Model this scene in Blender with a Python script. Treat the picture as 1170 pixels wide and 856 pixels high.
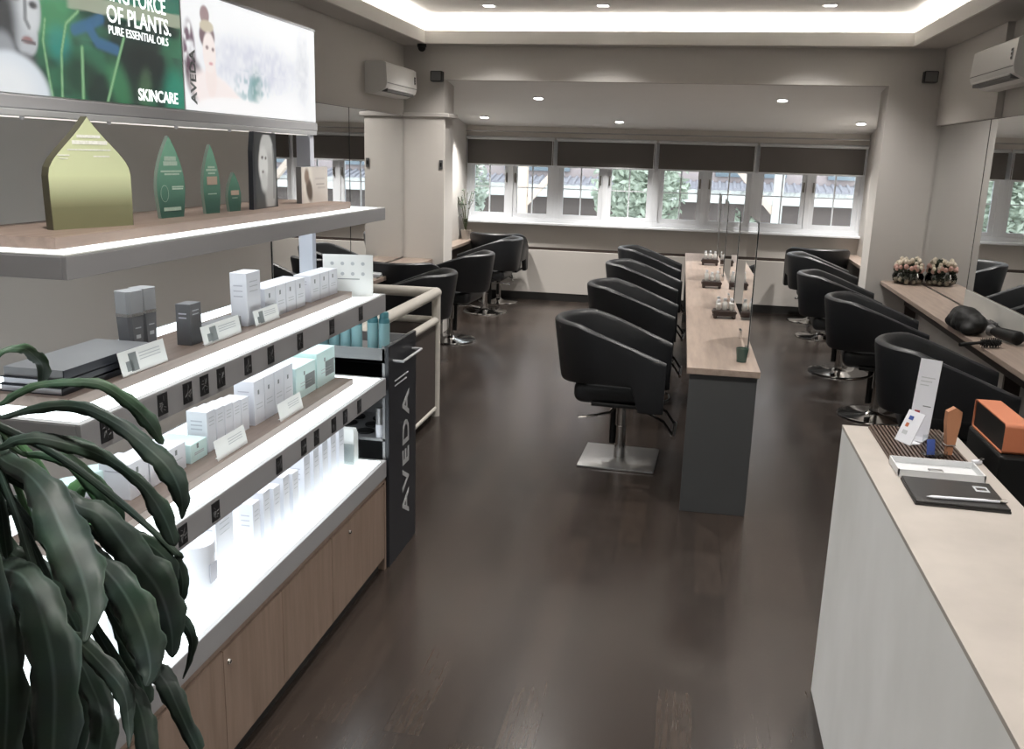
import bpy, bmesh, math, random
import numpy as np
from mathutils import Vector, Matrix

for _o in list(bpy.data.objects):
    bpy.data.objects.remove(_o, do_unlink=True)
S = bpy.context.scene
COL = S.collection
PI = math.pi

# ------------------------------------------------------------------ camera
cam = bpy.data.cameras.new('camera')
cam.sensor_width = 36.0
cam.lens = 36.0 * 1038.0 / 1170.0
cam.clip_start = 0.05
camo = bpy.data.objects.new('camera', cam)
COL.objects.link(camo)
Rg = Vector((.980573, .194076, .028473))
Dn = Vector((.072845, -.225517, -.971512))
Fw = Vector((-.182126, .954713, -.235274))
mw = Matrix(((Rg.x, -Dn.x, -Fw.x, 0), (Rg.y, -Dn.y, -Fw.y, 0), (Rg.z, -Dn.z, -Fw.z, 1.85), (0, 0, 0, 1)))
camo.matrix_world = mw
S.camera = camo

# ------------------------------------------------------------------ world and exposure
S.view_settings.view_transform = 'Standard'
S.view_settings.look = 'None'
S.view_settings.gamma = 1.0
S.view_settings.use_curve_mapping = False
S.view_settings.exposure = 0.0
w = bpy.data.worlds.new('overcast_sky')
S.world = w
w.use_nodes = True
bgn = w.node_tree.nodes['Background']
bgn.inputs[0].default_value = (0.86, 0.93, 1.0, 1)
bgn.inputs[1].default_value = 3.4

K_COVE = 24.0
K_DOWN = 165.0
K_SHELF = 2.1       # radiance of the luminous shelf tops
K_ROOM = 1.0


# ------------------------------------------------------------------ materials
def _nt(name):
    m = bpy.data.materials.new(name)
    m.use_nodes = True
    nt = m.node_tree
    return m, nt, nt.nodes['Principled BSDF']


def pm(name, col, rough=.6, metal=0., spec=.5, var=.06, vscale=6., bump=0., bscale=80., em=None, ems=0., alpha=1., trans=0., stretch=(1, 1, 1), coat=0.):
    m, nt, b = _nt(name)
    N, L = nt.nodes, nt.links
    b.inputs['Roughness'].default_value = rough
    b.inputs['Metallic'].default_value = metal
    b.inputs['Specular IOR Level'].default_value = spec
    b.inputs['Coat Weight'].default_value = coat
    if trans:
        b.inputs['Transmission Weight'].default_value = trans
    tc = N.new('ShaderNodeTexCoord')
    mp = N.new('ShaderNodeMapping')
    mp.inputs['Scale'].default_value = stretch
    L.new(tc.outputs['Object'], mp.inputs['Vector'])
    if var > 0:
        nz = N.new('ShaderNodeTexNoise')
        nz.inputs['Scale'].default_value = vscale
        nz.inputs['Detail'].default_value = 4
        L.new(mp.outputs[0], nz.inputs['Vector'])
        mx = N.new('ShaderNodeMix')
        mx.data_type = 'RGBA'
        mx.inputs[6].default_value = (*[c * (1 - var) for c in col], 1)
        mx.inputs[7].default_value = (*[min(1, c * (1 + var)) for c in col], 1)
        L.new(nz.outputs['Fac'], mx.inputs[0])
        L.new(mx.outputs[2], b.inputs['Base Color'])
    else:
        b.inputs['Base Color'].default_value = (*col, 1)
    if bump > 0:
        n2 = N.new('ShaderNodeTexNoise')
        n2.inputs['Scale'].default_value = bscale
        n2.inputs['Detail'].default_value = 3
        L.new(mp.outputs[0], n2.inputs['Vector'])
        bp = N.new('ShaderNodeBump')
        bp.inputs['Strength'].default_value = bump
        bp.inputs['Distance'].default_value = .003
        L.new(n2.outputs['Fac'], bp.inputs['Height'])
        L.new(bp.outputs[0], b.inputs['Normal'])
    if em:
        b.inputs['Emission Color'].default_value = (*em, 1)
        b.inputs['Emission Strength'].default_value = ems
    return m


def floor_mat():
    m, nt, b = _nt('dark_wood_floor')
    N, L = nt.nodes, nt.links
    tc = N.new('ShaderNodeTexCoord')
    mp = N.new('ShaderNodeMapping')
    mp.inputs['Rotation'].default_value = (0, 0, PI / 2)
    L.new(tc.outputs['Object'], mp.inputs[0])
    br = N.new('ShaderNodeTexBrick')
    br.inputs['Scale'].default_value = 1.0
    br.inputs['Brick Width'].default_value = 1.25
    br.inputs['Row Height'].default_value = .125
    br.inputs['Mortar Size'].default_value = .0012
    br.inputs['Color1'].default_value = (.040, .030, .0245, 1)
    br.inputs['Color2'].default_value = (.026, .020, .017, 1)
    br.inputs['Mortar'].default_value = (.014, .012, .011, 1)
    br.offset = .37
    L.new(mp.outputs[0], br.inputs['Vector'])
    ms = N.new('ShaderNodeMapping')
    ms.inputs['Scale'].default_value = (14, 1.1, 1)
    L.new(tc.outputs['Object'], ms.inputs[0])
    nz = N.new('ShaderNodeTexNoise')
    nz.inputs['Scale'].default_value = 5
    nz.inputs['Detail'].default_value = 6
    L.new(ms.outputs[0], nz.inputs['Vector'])
    mx = N.new('ShaderNodeMix')
    mx.data_type = 'RGBA'
    mx.blend_type = 'MULTIPLY'
    mx.inputs[0].default_value = 1
    rp = N.new('ShaderNodeValToRGB')
    rp.color_ramp.elements[0].position = .3
    rp.color_ramp.elements[0].color = (.78, .78, .78, 1)
    rp.color_ramp.elements[1].position = .75
    rp.color_ramp.elements[1].color = (1.28, 1.24, 1.2, 1)
    L.new(nz.outputs['Fac'], rp.inputs[0])
    L.new(br.outputs['Color'], mx.inputs[6])
    L.new(rp.outputs[0], mx.inputs[7])
    L.new(mx.outputs[2], b.inputs['Base Color'])
    n2 = N.new('ShaderNodeTexNoise')
    n2.inputs['Scale'].default_value = 1.7
    L.new(tc.outputs['Object'], n2.inputs['Vector'])
    mr = N.new('ShaderNodeMapRange')
    mr.inputs['To Min'].default_value = .20
    mr.inputs['To Max'].default_value = .30
    L.new(n2.outputs['Fac'], mr.inputs[0])
    L.new(mr.outputs[0], b.inputs['Roughness'])
    b.inputs['Specular IOR Level'].default_value = .6
    return m


def wood_mat(name, c1, c2, rough=.4, along=1):
    m, nt, b = _nt(name)
    N, L = nt.nodes, nt.links
    tc = N.new('ShaderNodeTexCoord')
    mp = N.new('ShaderNodeMapping')
    sc = [9, 9, 9]
    sc[along] = .8
    mp.inputs['Scale'].default_value = sc
    L.new(tc.outputs['Object'], mp.inputs[0])
    nz = N.new('ShaderNodeTexNoise')
    nz.inputs['Scale'].default_value = 3.5
    nz.inputs['Detail'].default_value = 7
    nz.inputs['Roughness'].default_value = .6
    L.new(mp.outputs[0], nz.inputs['Vector'])
    rp = N.new('ShaderNodeValToRGB')
    rp.color_ramp.elements[0].position = .32
    rp.color_ramp.elements[0].color = (*c1, 1)
    rp.color_ramp.elements[1].position = .68
    rp.color_ramp.elements[1].color = (*c2, 1)
    L.new(nz.outputs['Fac'], rp.inputs[0])
    L.new(rp.outputs[0], b.inputs['Base Color'])
    b.inputs['Roughness'].default_value = rough
    return m


def emit(name, col, s):
    m, nt, b = _nt(name)
    b.inputs['Base Color'].default_value = (*[min(.8, c) for c in col], 1)
    b.inputs['Roughness'].default_value = .4
    b.inputs['Emission Color'].default_value = (*col, 1)
    b.inputs['Emission Strength'].default_value = s
    return m


def vcol_mat(name, strength):
    m, nt, b = _nt(name)
    a = nt.nodes.new('ShaderNodeVertexColor')
    a.layer_name = 'print'
    if strength > 0:
        b.inputs['Base Color'].default_value = (.03, .03, .03, 1)
        nt.links.new(a.outputs[0], b.inputs['Emission Color'])
    else:
        nt.links.new(a.outputs[0], b.inputs['Base Color'])
    b.inputs['Emission Strength'].default_value = strength
    b.inputs['Roughness'].default_value = .3
    return m


def leaf_mat(name, dark, light, rough=.52):
    m, nt, b = _nt(name)
    N, L = nt.nodes, nt.links
    a = N.new('ShaderNodeAttribute')
    a.attribute_name = 'across'
    rp = N.new('ShaderNodeValToRGB')
    e = rp.color_ramp.elements
    e[0].position = 0
    e[0].color = (*light, 1)
    e[1].position = .13
    e[1].color = (*dark, 1)
    e2 = rp.color_ramp.elements.new(.9)
    e2.color = (*[c * 1.08 for c in dark], 1)
    e3 = rp.color_ramp.elements.new(1.0)
    e3.color = (*light, 1)
    L.new(a.outputs['Fac'], rp.inputs[0])
    tc = N.new('ShaderNodeTexCoord')
    nz = N.new('ShaderNodeTexNoise')
    nz.inputs['Scale'].default_value = 14
    L.new(tc.outputs['Object'], nz.inputs['Vector'])
    mx = N.new('ShaderNodeMix')
    mx.data_type = 'RGBA'
    mx.blend_type = 'MULTIPLY'
    mx.inputs[0].default_value = .45
    L.new(rp.outputs[0], mx.inputs[6])
    L.new(nz.outputs['Color'], mx.inputs[7])
    L.new(mx.outputs[2], b.inputs['Base Color'])
    b.inputs['Roughness'].default_value = rough
    b.inputs['Subsurface Weight'].default_value = 0
    b.inputs['Specular IOR Level'].default_value = .4
    return m


def glass_mat(name, tint=(.95, 1, .98), amount=.12):
    m = bpy.data.materials.new(name)
    m.use_nodes = True
    nt = m.node_tree
    nt.nodes.clear()
    o = nt.nodes.new('ShaderNodeOutputMaterial')
    t = nt.nodes.new('ShaderNodeBsdfTransparent')
    t.inputs[0].default_value = (*tint, 1)
    g = nt.nodes.new('ShaderNodeBsdfGlossy')
    g.inputs['Roughness'].default_value = .02
    x = nt.nodes.new('ShaderNodeMixShader')
    fr = nt.nodes.new('ShaderNodeFresnel')
    fr.inputs[0].default_value = 1.45
    nt.links.new(fr.outputs[0], x.inputs[0])
    nt.links.new(t.outputs[0], x.inputs[1])
    nt.links.new(g.outputs[0], x.inputs[2])
    nt.links.new(x.outputs[0], o.inputs[0])
    return m


M = {}
M['floor'] = floor_mat()
M['wall'] = pm('warm_grey_wall_paint', (.52, .497, .47), .75, var=.03, vscale=1.2)
M['wallw'] = pm('beige_wall_panel', (.63, .595, .555), .6, var=.03, vscale=1.2)
M['ceil'] = pm('white_ceiling_paint', (.80, .79, .77), .85, var=.02)
M['cove'] = pm('cream_cove_paint', (.72, .70, .66), .7, var=.02)
M['dark'] = pm('dark_kick_board', (.018, .017, .016), .5)
M['wframe'] = pm('white_window_paint', (.78, .80, .83), .4, var=.02)
M['brass'] = pm('aged_grey_metal', (.22, .21, .19), .35, metal=.8)
M['blind'] = pm('charcoal_roller_fabric', (.105, .095, .088), .9, var=.05, vscale=3, bump=.2, bscale=400)
M['plastic'] = pm('white_plastic', (.72, .71, .69), .35, var=.02)
M['plasticd'] = pm('dark_grey_plastic', (.10, .10, .10), .5)  # dark grey for outlets, grilles, combs and screens
M['black'] = pm('black_plastic', (.009, .009, .009), .55, spec=.3)
M['leather'] = pm('black_leather', (.0125, .0135, .0155), .42, spec=.5, var=.12, vscale=9, bump=.25, bscale=220)
M['chrome'] = pm('polished_chrome', (.72, .71, .70), .13, metal=1, var=.02)
M['steel'] = pm('brushed_steel', (.42, .42, .42), .34, metal=.9, var=.04, vscale=20)
M['mirror'] = pm('mirror_silver', (.86, .87, .87), .012, metal=1, var=0)
M['medge'] = pm('dark_glass_edge', (.03, .035, .035), .2)
M['oak'] = wood_mat('pale_oak_laminate', (.26, .20, .165), (.36, .285, .235), .38, 1)
M['oakx'] = wood_mat('pale_oak_edge', (.27, .21, .17), (.35, .28, .235), .4, 0)
M['cabwood'] = wood_mat('brown_cabinet_veneer', (.22, .158, .122), (.29, .212, .168), .45, 2)
M['trayw'] = wood_mat('display_tray_wood', (.17, .122, .098), (.25, .187, .152), .45, 1)
M['islandp'] = pm('slate_grey_panel', (.055, .057, .058), .55, var=.05)
M['counterd'] = pm('dark_counter_fascia', (.05, .036, .03), .5)
M['frame'] = pm('grey_metal_shelf_frame', (.33, .33, .34), .45, metal=.1, var=.04)
M['rim'] = pm('light_metal_rim', (.50, .51, .52), .35, metal=.3, var=.02)
M['lum'] = emit('luminous_acrylic', (.86, .97, 1.0), K_SHELF)
M['lumtop'] = emit('luminous_acrylic_display_shelf', (.90, .97, 1.0), K_SHELF * .55)
M['under'] = emit('added_underside_glow', (.93, .97, 1.0), 1.5)  # unseen glow added to brighten the products
M['post'] = pm('pale_lilac_post', (.50, .52, .58), .4)
M['sticker'] = pm('black_scent_tile', (.012, .013, .015), .4)
M['stickw'] = pm('grey_tile_ornament', (.13, .13, .135), .4)
M['white'] = pm('white_carton', (.74, .75, .80), .45, var=.02)
M['white2'] = pm('pale_lilac_carton_print', (.50, .50, .56), .5, var=.1, vscale=40)
M['teal'] = pm('pale_mint_carton', (.68, .87, .85), .45, var=.03)
M['card'] = pm('white_card', (.85, .86, .84), .5, var=.01)
M['print'] = pm('grey_print', (.22, .24, .24), .6)
M['printl'] = pm('pale_grey_print', (.50, .52, .54), .6)
M['gpack'] = pm('dark_grey_pack', (.12, .12, .125), .38, var=.08, vscale=15)
M['gpackl'] = pm('mid_grey_pack', (.26, .26, .265), .38, var=.08, vscale=15)
M['navy'] = pm('navy_box', (.02, .022, .03), .35)
M['silver'] = pm('silver_foil', (.65, .65, .65), .25, metal=.9)
M['rack'] = pm('charcoal_rack_panel', (.024, .026, .031), .42)
M['rackg'] = pm('grey_rack_metal', (.24, .24, .245), .4, metal=.3)
M['letter'] = pm('silver_lettering', (.50, .51, .52), .4, metal=.2, var=0)
M['rail'] = pm('cream_rail_paint', (.58, .55, .50), .4)
M['infill'] = pm('brown_rail_infill', (.075, .06, .053), .6)
M['bottle'] = pm('teal_bottle', (.05, .17, .20), .3, var=.06)
M['bottlel'] = pm('pale_blue_label', (.24, .42, .45), .4)
M['rec'] = pm('pale_concrete_laminate', (.86, .865, .825), .5, var=.24, vscale=2.6, stretch=(1, 1, .6))
M['rectop'] = pm('cream_stone_laminate', (.40, .362, .328), .45, var=.20, vscale=6)
M['slat'] = pm('brown_slatted_wood', (.075, .048, .036), .45)
M['orange'] = pm('burnt_orange_lacquer', (.50, .17, .085), .45, var=.04)
M['tan'] = pm('tan_leather', (.42, .19, .10), .5, var=.06)
M['clear'] = glass_mat('clear_acrylic', (.9, .92, .92))
M['glass'] = glass_mat('window_glass', (.97, .99, .99))
M['blackf'] = pm('black_folder_leatherette', (.02, .019, .018), .38, bump=.2, bscale=300)
M['tray'] = pm('translucent_white_tray', (.62, .63, .64), .35)
M['leaf1'] = leaf_mat('dark_glossy_leaf', (.038, .062, .048), (.10, .14, .12))
M['leaf2'] = leaf_mat('mid_green_leaf', (.06, .12, .07), (.13, .20, .14))
M['leaf3'] = leaf_mat('fresh_green_leaf', (.12, .27, .12), (.22, .36, .22))
M['cane'] = pm('green_brown_cane', (.12, .14, .07), .6, var=.3, vscale=30, stretch=(1, 1, 6))
M['soil'] = pm('dark_soil', (.03, .02, .015), .9, var=.4, vscale=60)
M['potc'] = pm('charcoal_planter', (.05, .05, .05), .5)
M['cer'] = pm('pale_ceramic', (.55, .52, .48), .4)
M['caddy'] = pm('dark_wood_caddy', (.035, .022, .018), .45)
M['jarg'] = pm('frosted_jar', (.6, .6, .58), .25)
M['flow1'] = pm('cream_petals', (.55, .48, .38), .7)
M['flow2'] = pm('dusty_pink_petals', (.42, .25, .21), .7)
M['flowg'] = pm('dark_foliage', (.03, .04, .022), .7, var=.3, vscale=30)
M['band'] = pm('frosted_mirror_base', (.55, .56, .54), .4, metal=.3)
M['lamp'] = emit('downlight_lens', (1, .97, .92), 14)
M['lampoff'] = pm('downlight_trim', (.7, .7, .7), .4)
M['led'] = emit('warm_white_led_strip', (1.0, .95, .89), K_COVE)
M['blue'] = pm('blue_print', (.05, .09, .32), .5)
M['red'] = pm('red_print', (.35, .04, .05), .5)
M['orangep'] = pm('orange_print', (.5, .15, .07), .5)


# ------------------------------------------------------------------ geometry helpers
class MB:
    def __init__(s):
        s.b = bmesh.new()

    def _merge(s, t, mat):
        if mat is not None:
            bmesh.ops.transform(t, matrix=mat, verts=t.verts)
        me = bpy.data.meshes.new('t')
        t.to_mesh(me)
        t.free()
        s.b.from_mesh(me)
        bpy.data.meshes.remove(me)

    def box(s, x0, x1, y0, y1, z0, z1, bev=0., seg=2, mat=None):
        t = bmesh.new()
        bmesh.ops.create_cube(t, size=1)
        for v in t.verts:
            v.co = Vector(((x0 + x1) / 2 + v.co.x * (x1 - x0), (y0 + y1) / 2 + v.co.y * (y1 - y0), (z0 + z1) / 2 + v.co.z * (z1 - z0)))
        if bev > 0:
            bmesh.ops.bevel(t, geom=list(t.edges), offset=bev, segments=seg, profile=.5, affect='EDGES', clamp_overlap=True)
        s._merge(t, mat)
        return s

    def cyl(s, p, q, r, r2=None, n=20, caps=True):
        p, q = Vector(p), Vector(q)
        t = bmesh.new()
        bmesh.ops.create_cone(t, cap_ends=caps, segments=n, radius1=r, radius2=r if r2 is None else r2, depth=(q - p).length)
        s._merge(t, Matrix.Translation((p + q) / 2) @ (q - p).to_track_quat('Z', 'Y').to_matrix().to_4x4())
        return s

    def sph(s, c, r, sx=1, sy=1, sz=1, n=12, mat=None):
        t = bmesh.new()
        bmesh.ops.create_uvsphere(t, u_segments=n * 2, v_segments=n, radius=r)
        m = Matrix.Translation(c) @ Matrix.Diagonal((sx, sy, sz, 1))
        s._merge(t, m if mat is None else mat @ m)
        return s

    def tube(s, pts, r, n=12, closed=False):
        pts = [Vector(p) for p in pts]
        rings = []
        up = Vector((0, 0, 1))
        m = len(pts)
        for i, p in enumerate(pts):
            a = pts[i - 1] if (i > 0 or closed) else p
            c = pts[(i + 1) % m] if (i < m - 1 or closed) else p
            d = (c - a).normalized()
            u = up if abs(d.dot(up)) < .95 else Vector((1, 0, 0))
            x = d.cross(u).normalized()
            y = x.cross(d).normalized()
            rr = r[i] if isinstance(r, (list, tuple)) else r
            rings.append([s.b.verts.new(p + x * math.cos(2 * PI * k / n) * rr + y * math.sin(2 * PI * k / n) * rr) for k in range(n)])
        for i in range(m - 1 + (1 if closed else 0)):
            A, B = rings[i], rings[(i + 1) % m]
            for k in range(n):
                s.b.faces.new((A[k], A[(k + 1) % n], B[(k + 1) % n], B[k]))
        if not closed:
            s.b.faces.new(rings[0][::-1])
            s.b.faces.new(rings[-1])
        return s

    def lathe(s, prof, c=(0, 0, 0), n=28):
        rings = []
        for r, z in prof:
            rings.append([s.b.verts.new((c[0] + r * math.cos(2 * PI * k / n), c[1] + r * math.sin(2 * PI * k / n), c[2] + z)) for k in range(n)])
        for A, B in zip(rings, rings[1:]):
            for k in range(n):
                s.b.faces.new((A[k], A[(k + 1) % n], B[(k + 1) % n], B[k]))
        s.b.faces.new(rings[0][::-1])
        s.b.faces.new(rings[-1])
        return s

    def prism(s, pts, a, b, mat=None):
        """outline in (u, v); thickness a..b along w; local axes u=x, v=z, w=y"""
        t = bmesh.new()
        A = [t.verts.new((u, a, v)) for u, v in pts]
        B = [t.verts.new((u, b, v)) for u, v in pts]
        t.faces.new(A)
        t.faces.new(B[::-1])
        n = len(pts)
        for i in range(n):
            t.faces.new((A[i], B[i], B[(i + 1) % n], A[(i + 1) % n]))
        s._merge(t, mat)
        return s

    def build(s, name, mat, parent=None, smooth=False, loc=None, rz=0):
        bmesh.ops.recalc_face_normals(s.b, faces=s.b.faces)
        me = bpy.data.meshes.new(name)
        s.b.to_mesh(me)
        s.b.free()
        me.materials.append(mat)
        if smooth:
            me.shade_smooth()
            try:
                me.set_sharp_from_angle(angle=math.radians(38))
            except Exception:
                pass
        o = bpy.data.objects.new(name, me)
        COL.objects.link(o)
        if parent:
            o.parent = parent
        if loc is not None:
            o.location = loc
            o.rotation_euler = (0, 0, rz)
        return o


def tag(o, label, cat, group=None, kind=None):
    o['label'] = label
    o['category'] = cat
    if group:
        o['group'] = group
    if kind:
        o['kind'] = kind
    return o


def thing(name, label, cat, loc=(0, 0, 0), rz=0, group=None):
    o = bpy.data.objects.new(name, None)
    o.empty_display_size = .05
    COL.objects.link(o)
    o.location = loc
    o.rotation_euler = (0, 0, rz)
    return tag(o, label, cat, group)


def struct(mb, name, mat, parent=None, smooth=False):
    o = mb.build(name, mat, parent, smooth)
    if parent is None:
        o['kind'] = 'structure'
    return o


def dup(root, loc, rz, label, group=None):
    r = root.copy()
    COL.objects.link(r)
    r.location = loc
    r.rotation_euler = (0, 0, rz)
    r['label'] = label
    if group:
        r['group'] = group
    for ch in list(root.children):
        c = ch.copy()
        COL.objects.link(c)
        c.parent = r
        for g in list(ch.children):
            d = g.copy()
            COL.objects.link(d)
            d.parent = c
    return r


def text(name, body, size, mat, parent, loc, rot, ext=.0006, align='LEFT', shear=0., sx=1.0, off=0., gap=1.):
    cu = bpy.data.curves.new(name, 'FONT')
    cu.body = body
    cu.size = size
    cu.extrude = ext
    cu.space_character = gap
    cu.offset = off
    cu.align_x = align
    cu.shear = shear
    cu.resolution_u = 3
    t = bpy.data.objects.new(name, cu)
    COL.objects.link(t)
    dg = bpy.context.evaluated_depsgraph_get()
    me = bpy.data.meshes.new_from_object(t.evaluated_get(dg))
    bpy.data.objects.remove(t, do_unlink=True)
    me.materials.clear()
    me.materials.append(mat)
    o = bpy.data.objects.new(name, me)
    COL.objects.link(o)
    o.location = loc
    o.rotation_euler = rot
    o.scale = (sx, 1, 1)
    if parent:
        o.parent = parent
    return o


FACE_PX = (PI / 2, 0, PI / 2)     # text on a wall that faces +X, reading towards +Y
RT = Matrix.Rotation

# ================================================================== ROOM SHELL
XL, XR, YB, YW, ZC = -2.92, 2.15, 9.10, 11.75, 2.87
YR = -2.6
struct(MB().box(-4.2, 3.4, YR - .2, YW + .2, -.12, 0), 'floor', M['floor'])
struct(MB().box(XL - .2, XL, YR, YW + .2, 0, 3.3), 'wall_left', M['wall'])
struct(MB().box(XR, XR + .2, YR, YB + .36, 0, 3.3), 'wall_right', M['wall'])
struct(MB().box(XL - .2, XR + .2, YR - .2, YR, 0, 3.3), 'wall_back', M['wall'])
# wall with the wide opening to the window bay
b = MB()
b.box(XL, -2.5, YB, YB + .36, 0, ZC + .35)
b.box(1.66, XR, YB, YB + .36, 0, ZC + .35)
b.box(-2.5, 1.66, YB, YB + .36, 2.55, ZC + .35)
struct(b, 'wall_bay_opening', M['wall'])
# ledge and slim boxing below it on the left side wall and the pier
b = MB()
b.box(XL, -2.485, YB - .03, YB, 0, 2.19, .004)
struct(b, 'wall_left_boxing', M['wallw'])
b = MB()
b.box(XL, -2.44, YB - .05, YB, 2.19, 2.23, .006)
b.box(-2.5, -2.44, YB, YB + .30, 2.19, 2.23, .006)
struct(b, 'trim_1', M['wall'])
b = MB()
b.box(XR - .05, XR, 7.41, YB, 2.21, ZC, .003)
struct(b, 'wall_right_boxing', M['wall'])
# bay side walls
struct(MB().box(2.0, 2.2, YB + .36, YW + .2, 0, 2.7), 'wall_bay_right', M['wallw'])
# window wall: lower panel, upper apron, head
ZS, ZH = 1.01, 2.06
b = MB()
b.box(XL, 2.0, YW, YW + .2, 0, ZS - .02)
b.box(XL, 2.0, YW, YW + .2, ZH, 2.75)
struct(b, 'wall_window', M['wallw'])
struct(MB().box(XL, 2.0, YW - .035, YW, .10, .655, .004), 'wall_window_panel', M['wallw'])
struct(MB().box(XL, 2.0, YW - .012, YW, .655, .69), 'shadow_gap_strip', M['counterd'])  # dark strip standing in for the shade of the gap above the panel
struct(MB().box(XL, 2.0, YW - .03, YW, 0, .10), 'baseboard_window', M['dark'])
struct(MB().box(XL, 2.0, YW - .11, YW + .02, ZS - .03, ZS, .006), 'trim_3', M['wframe'])
# bay ceiling slopes gently towards the windows
b = MB()
b.prism([(YB + .1, 2.551), (YW + .2, 2.175), (YW + .2, 2.3), (YB + .1, 2.7)], -2.0, 2.92, RT(PI / 2, 4, 'Z'))
struct(b, 'ceiling_bay', M['ceil'])
b = MB()
b.box(XL, 2.0, YW - .05, YW, 2.05, 2.075, .003)
struct(b, 'trim_4', M['wall'])

# tray ceiling with lit cove
CX0, CX1, CY0, CY1 = -2.65, 1.79, .2, 8.93
b = MB()
b.box(XL, CX0 - .02, YR, YB, ZC, ZC + .03)
b.box(CX1 + .02, XR, YR, YB, ZC, ZC + .03)
b.box(CX0 - .02, CX1 + .02, CY1 + .02, YB, ZC, ZC + .03)
b.box(CX0 - .02, CX1 + .02, YR, CY0 - .02, ZC, ZC + .03)
struct(b, 'ceiling', M['wall'])
RX0, RX1, RY0, RY1, ZT = CX0 - .2, CX1 + .2, CY0 - .2, YB - .01, 3.14
b = MB()
b.box(RX0 - .03, RX0, RY0, RY1, ZC + .03, ZT)
b.box(RX1, RX1 + .03, RY0, RY1, ZC + .03, ZT)
b.box(RX0, RX1, RY1 - .02, RY1, ZC + .03, ZT)
b.box(RX0, RX1, RY0 - .03, RY0, ZC + .03, ZT)
b.box(RX0 - .03, RX1 + .03, RY0 - .03, RY1, ZT, ZT + .05)
struct(b, 'ceiling_tray', M['ceil'])
b = MB()
b.box(CX0 - .02, CX0, CY0, CY1, ZC, ZC + .115)
b.box(CX1, CX1 + .02, CY0, CY1, ZC, ZC + .115)
b.box(CX0 - .02, CX1 + .02, CY1, CY1 + .02, ZC, ZC + .115)
b.box(CX0 - .02, CX1 + .02, CY0 - .02, CY0, ZC, ZC + .115)
struct(b, 'trim_5', M['cove'])
for nm, bx in (('along the window-side edge', (CX0, CX1, CY1 + .04, CY1 + .07)), ('along the left edge above the product shelves', (CX0 - .08, CX0 - .05, CY0, CY1)), ('along the right edge above the reception counter', (CX1 + .05, CX1 + .08, CY0, CY1)), ('along the rear edge behind the viewer', (CX0, CX1, CY0 - .08, CY0 - .05))):
    o = MB().box(*bx, ZC + .03, ZC + .05).build('cove_light_strip', M['led'])
    tag(o, 'warm white light strip hidden in the ceiling cove ' + nm, 'light strip', 'light strips in the ceiling cove')


def downlight(x, y, z, label, tilt=0., square=False, power=K_DOWN):
    t = thing('ceiling_downlight', label, 'ceiling light', (x, y, z), 0, 'recessed downlights')
    if square:
        MB().box(-.065, .065, -.055, .055, -.006, 0, .002).build('trim_ring', M['lampoff'], t)
        MB().box(-.045, .045, -.035, .035, -.009, -.0061).build('lens', M['lamp'], t)
    else:
        MB().lathe([(.055, -.006), (.055, 0)], n=24).build('trim_ring', M['lampoff'], t)
        MB().lathe([(.046, -.010), (.046, -.0061)], n=24).build('lens', M['lamp'], t)
    if tilt:
        t.rotation_euler = (tilt, 0, 0)
    li = bpy.data.lights.new('downlight_beam', 'SPOT')
    li.energy = power
    li.spot_size = math.radians(115)
    li.spot_blend = .8
    li.shadow_soft_size = .05
    li.color = (1, .965, .92)
    lo = bpy.data.objects.new('downlight_beam', li)
    COL.objects.link(lo)
    lo.parent = t
    lo.location = (0, 0, -.03)


slope = math.atan(.1418)
for x, y, lb in ((-2.55, 11.1, 'at the left end of the window row'), (-1.70, 9.95, 'nearer the opening on the left'), (-.93, 11.2, 'in the middle of the window row'), (.80, 9.85, 'nearer the opening on the right'), (1.76, 11.0, 'at the right end of the window row')):
    downlight(x, y, 2.551 - (y - YB - .1) * .1418 - .001, 'small round downlight in the sloping bay ceiling, ' + lb, -slope, power=170)
for x, lb in ((-1.92, 'leftmost of the row'), (-.90, 'middle of the row'), (1.0, 'rightmost of the row')):
    downlight(x, 8.45, ZT, 'square downlight in the raised ceiling near the window side, ' + lb, square=True)
for y, rw in ((6.2, 'second'), (3.8, 'third'), (1.4, 'nearest')):  # out-of-view rows added to light the room
    for x, lb in ((-.95, 'left'), (.8, 'right')):
        downlight(x, y, ZT, 'unseen square downlight added to light the room, %s one of the %s row from the windows' % (lb, rw), square=True)

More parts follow.
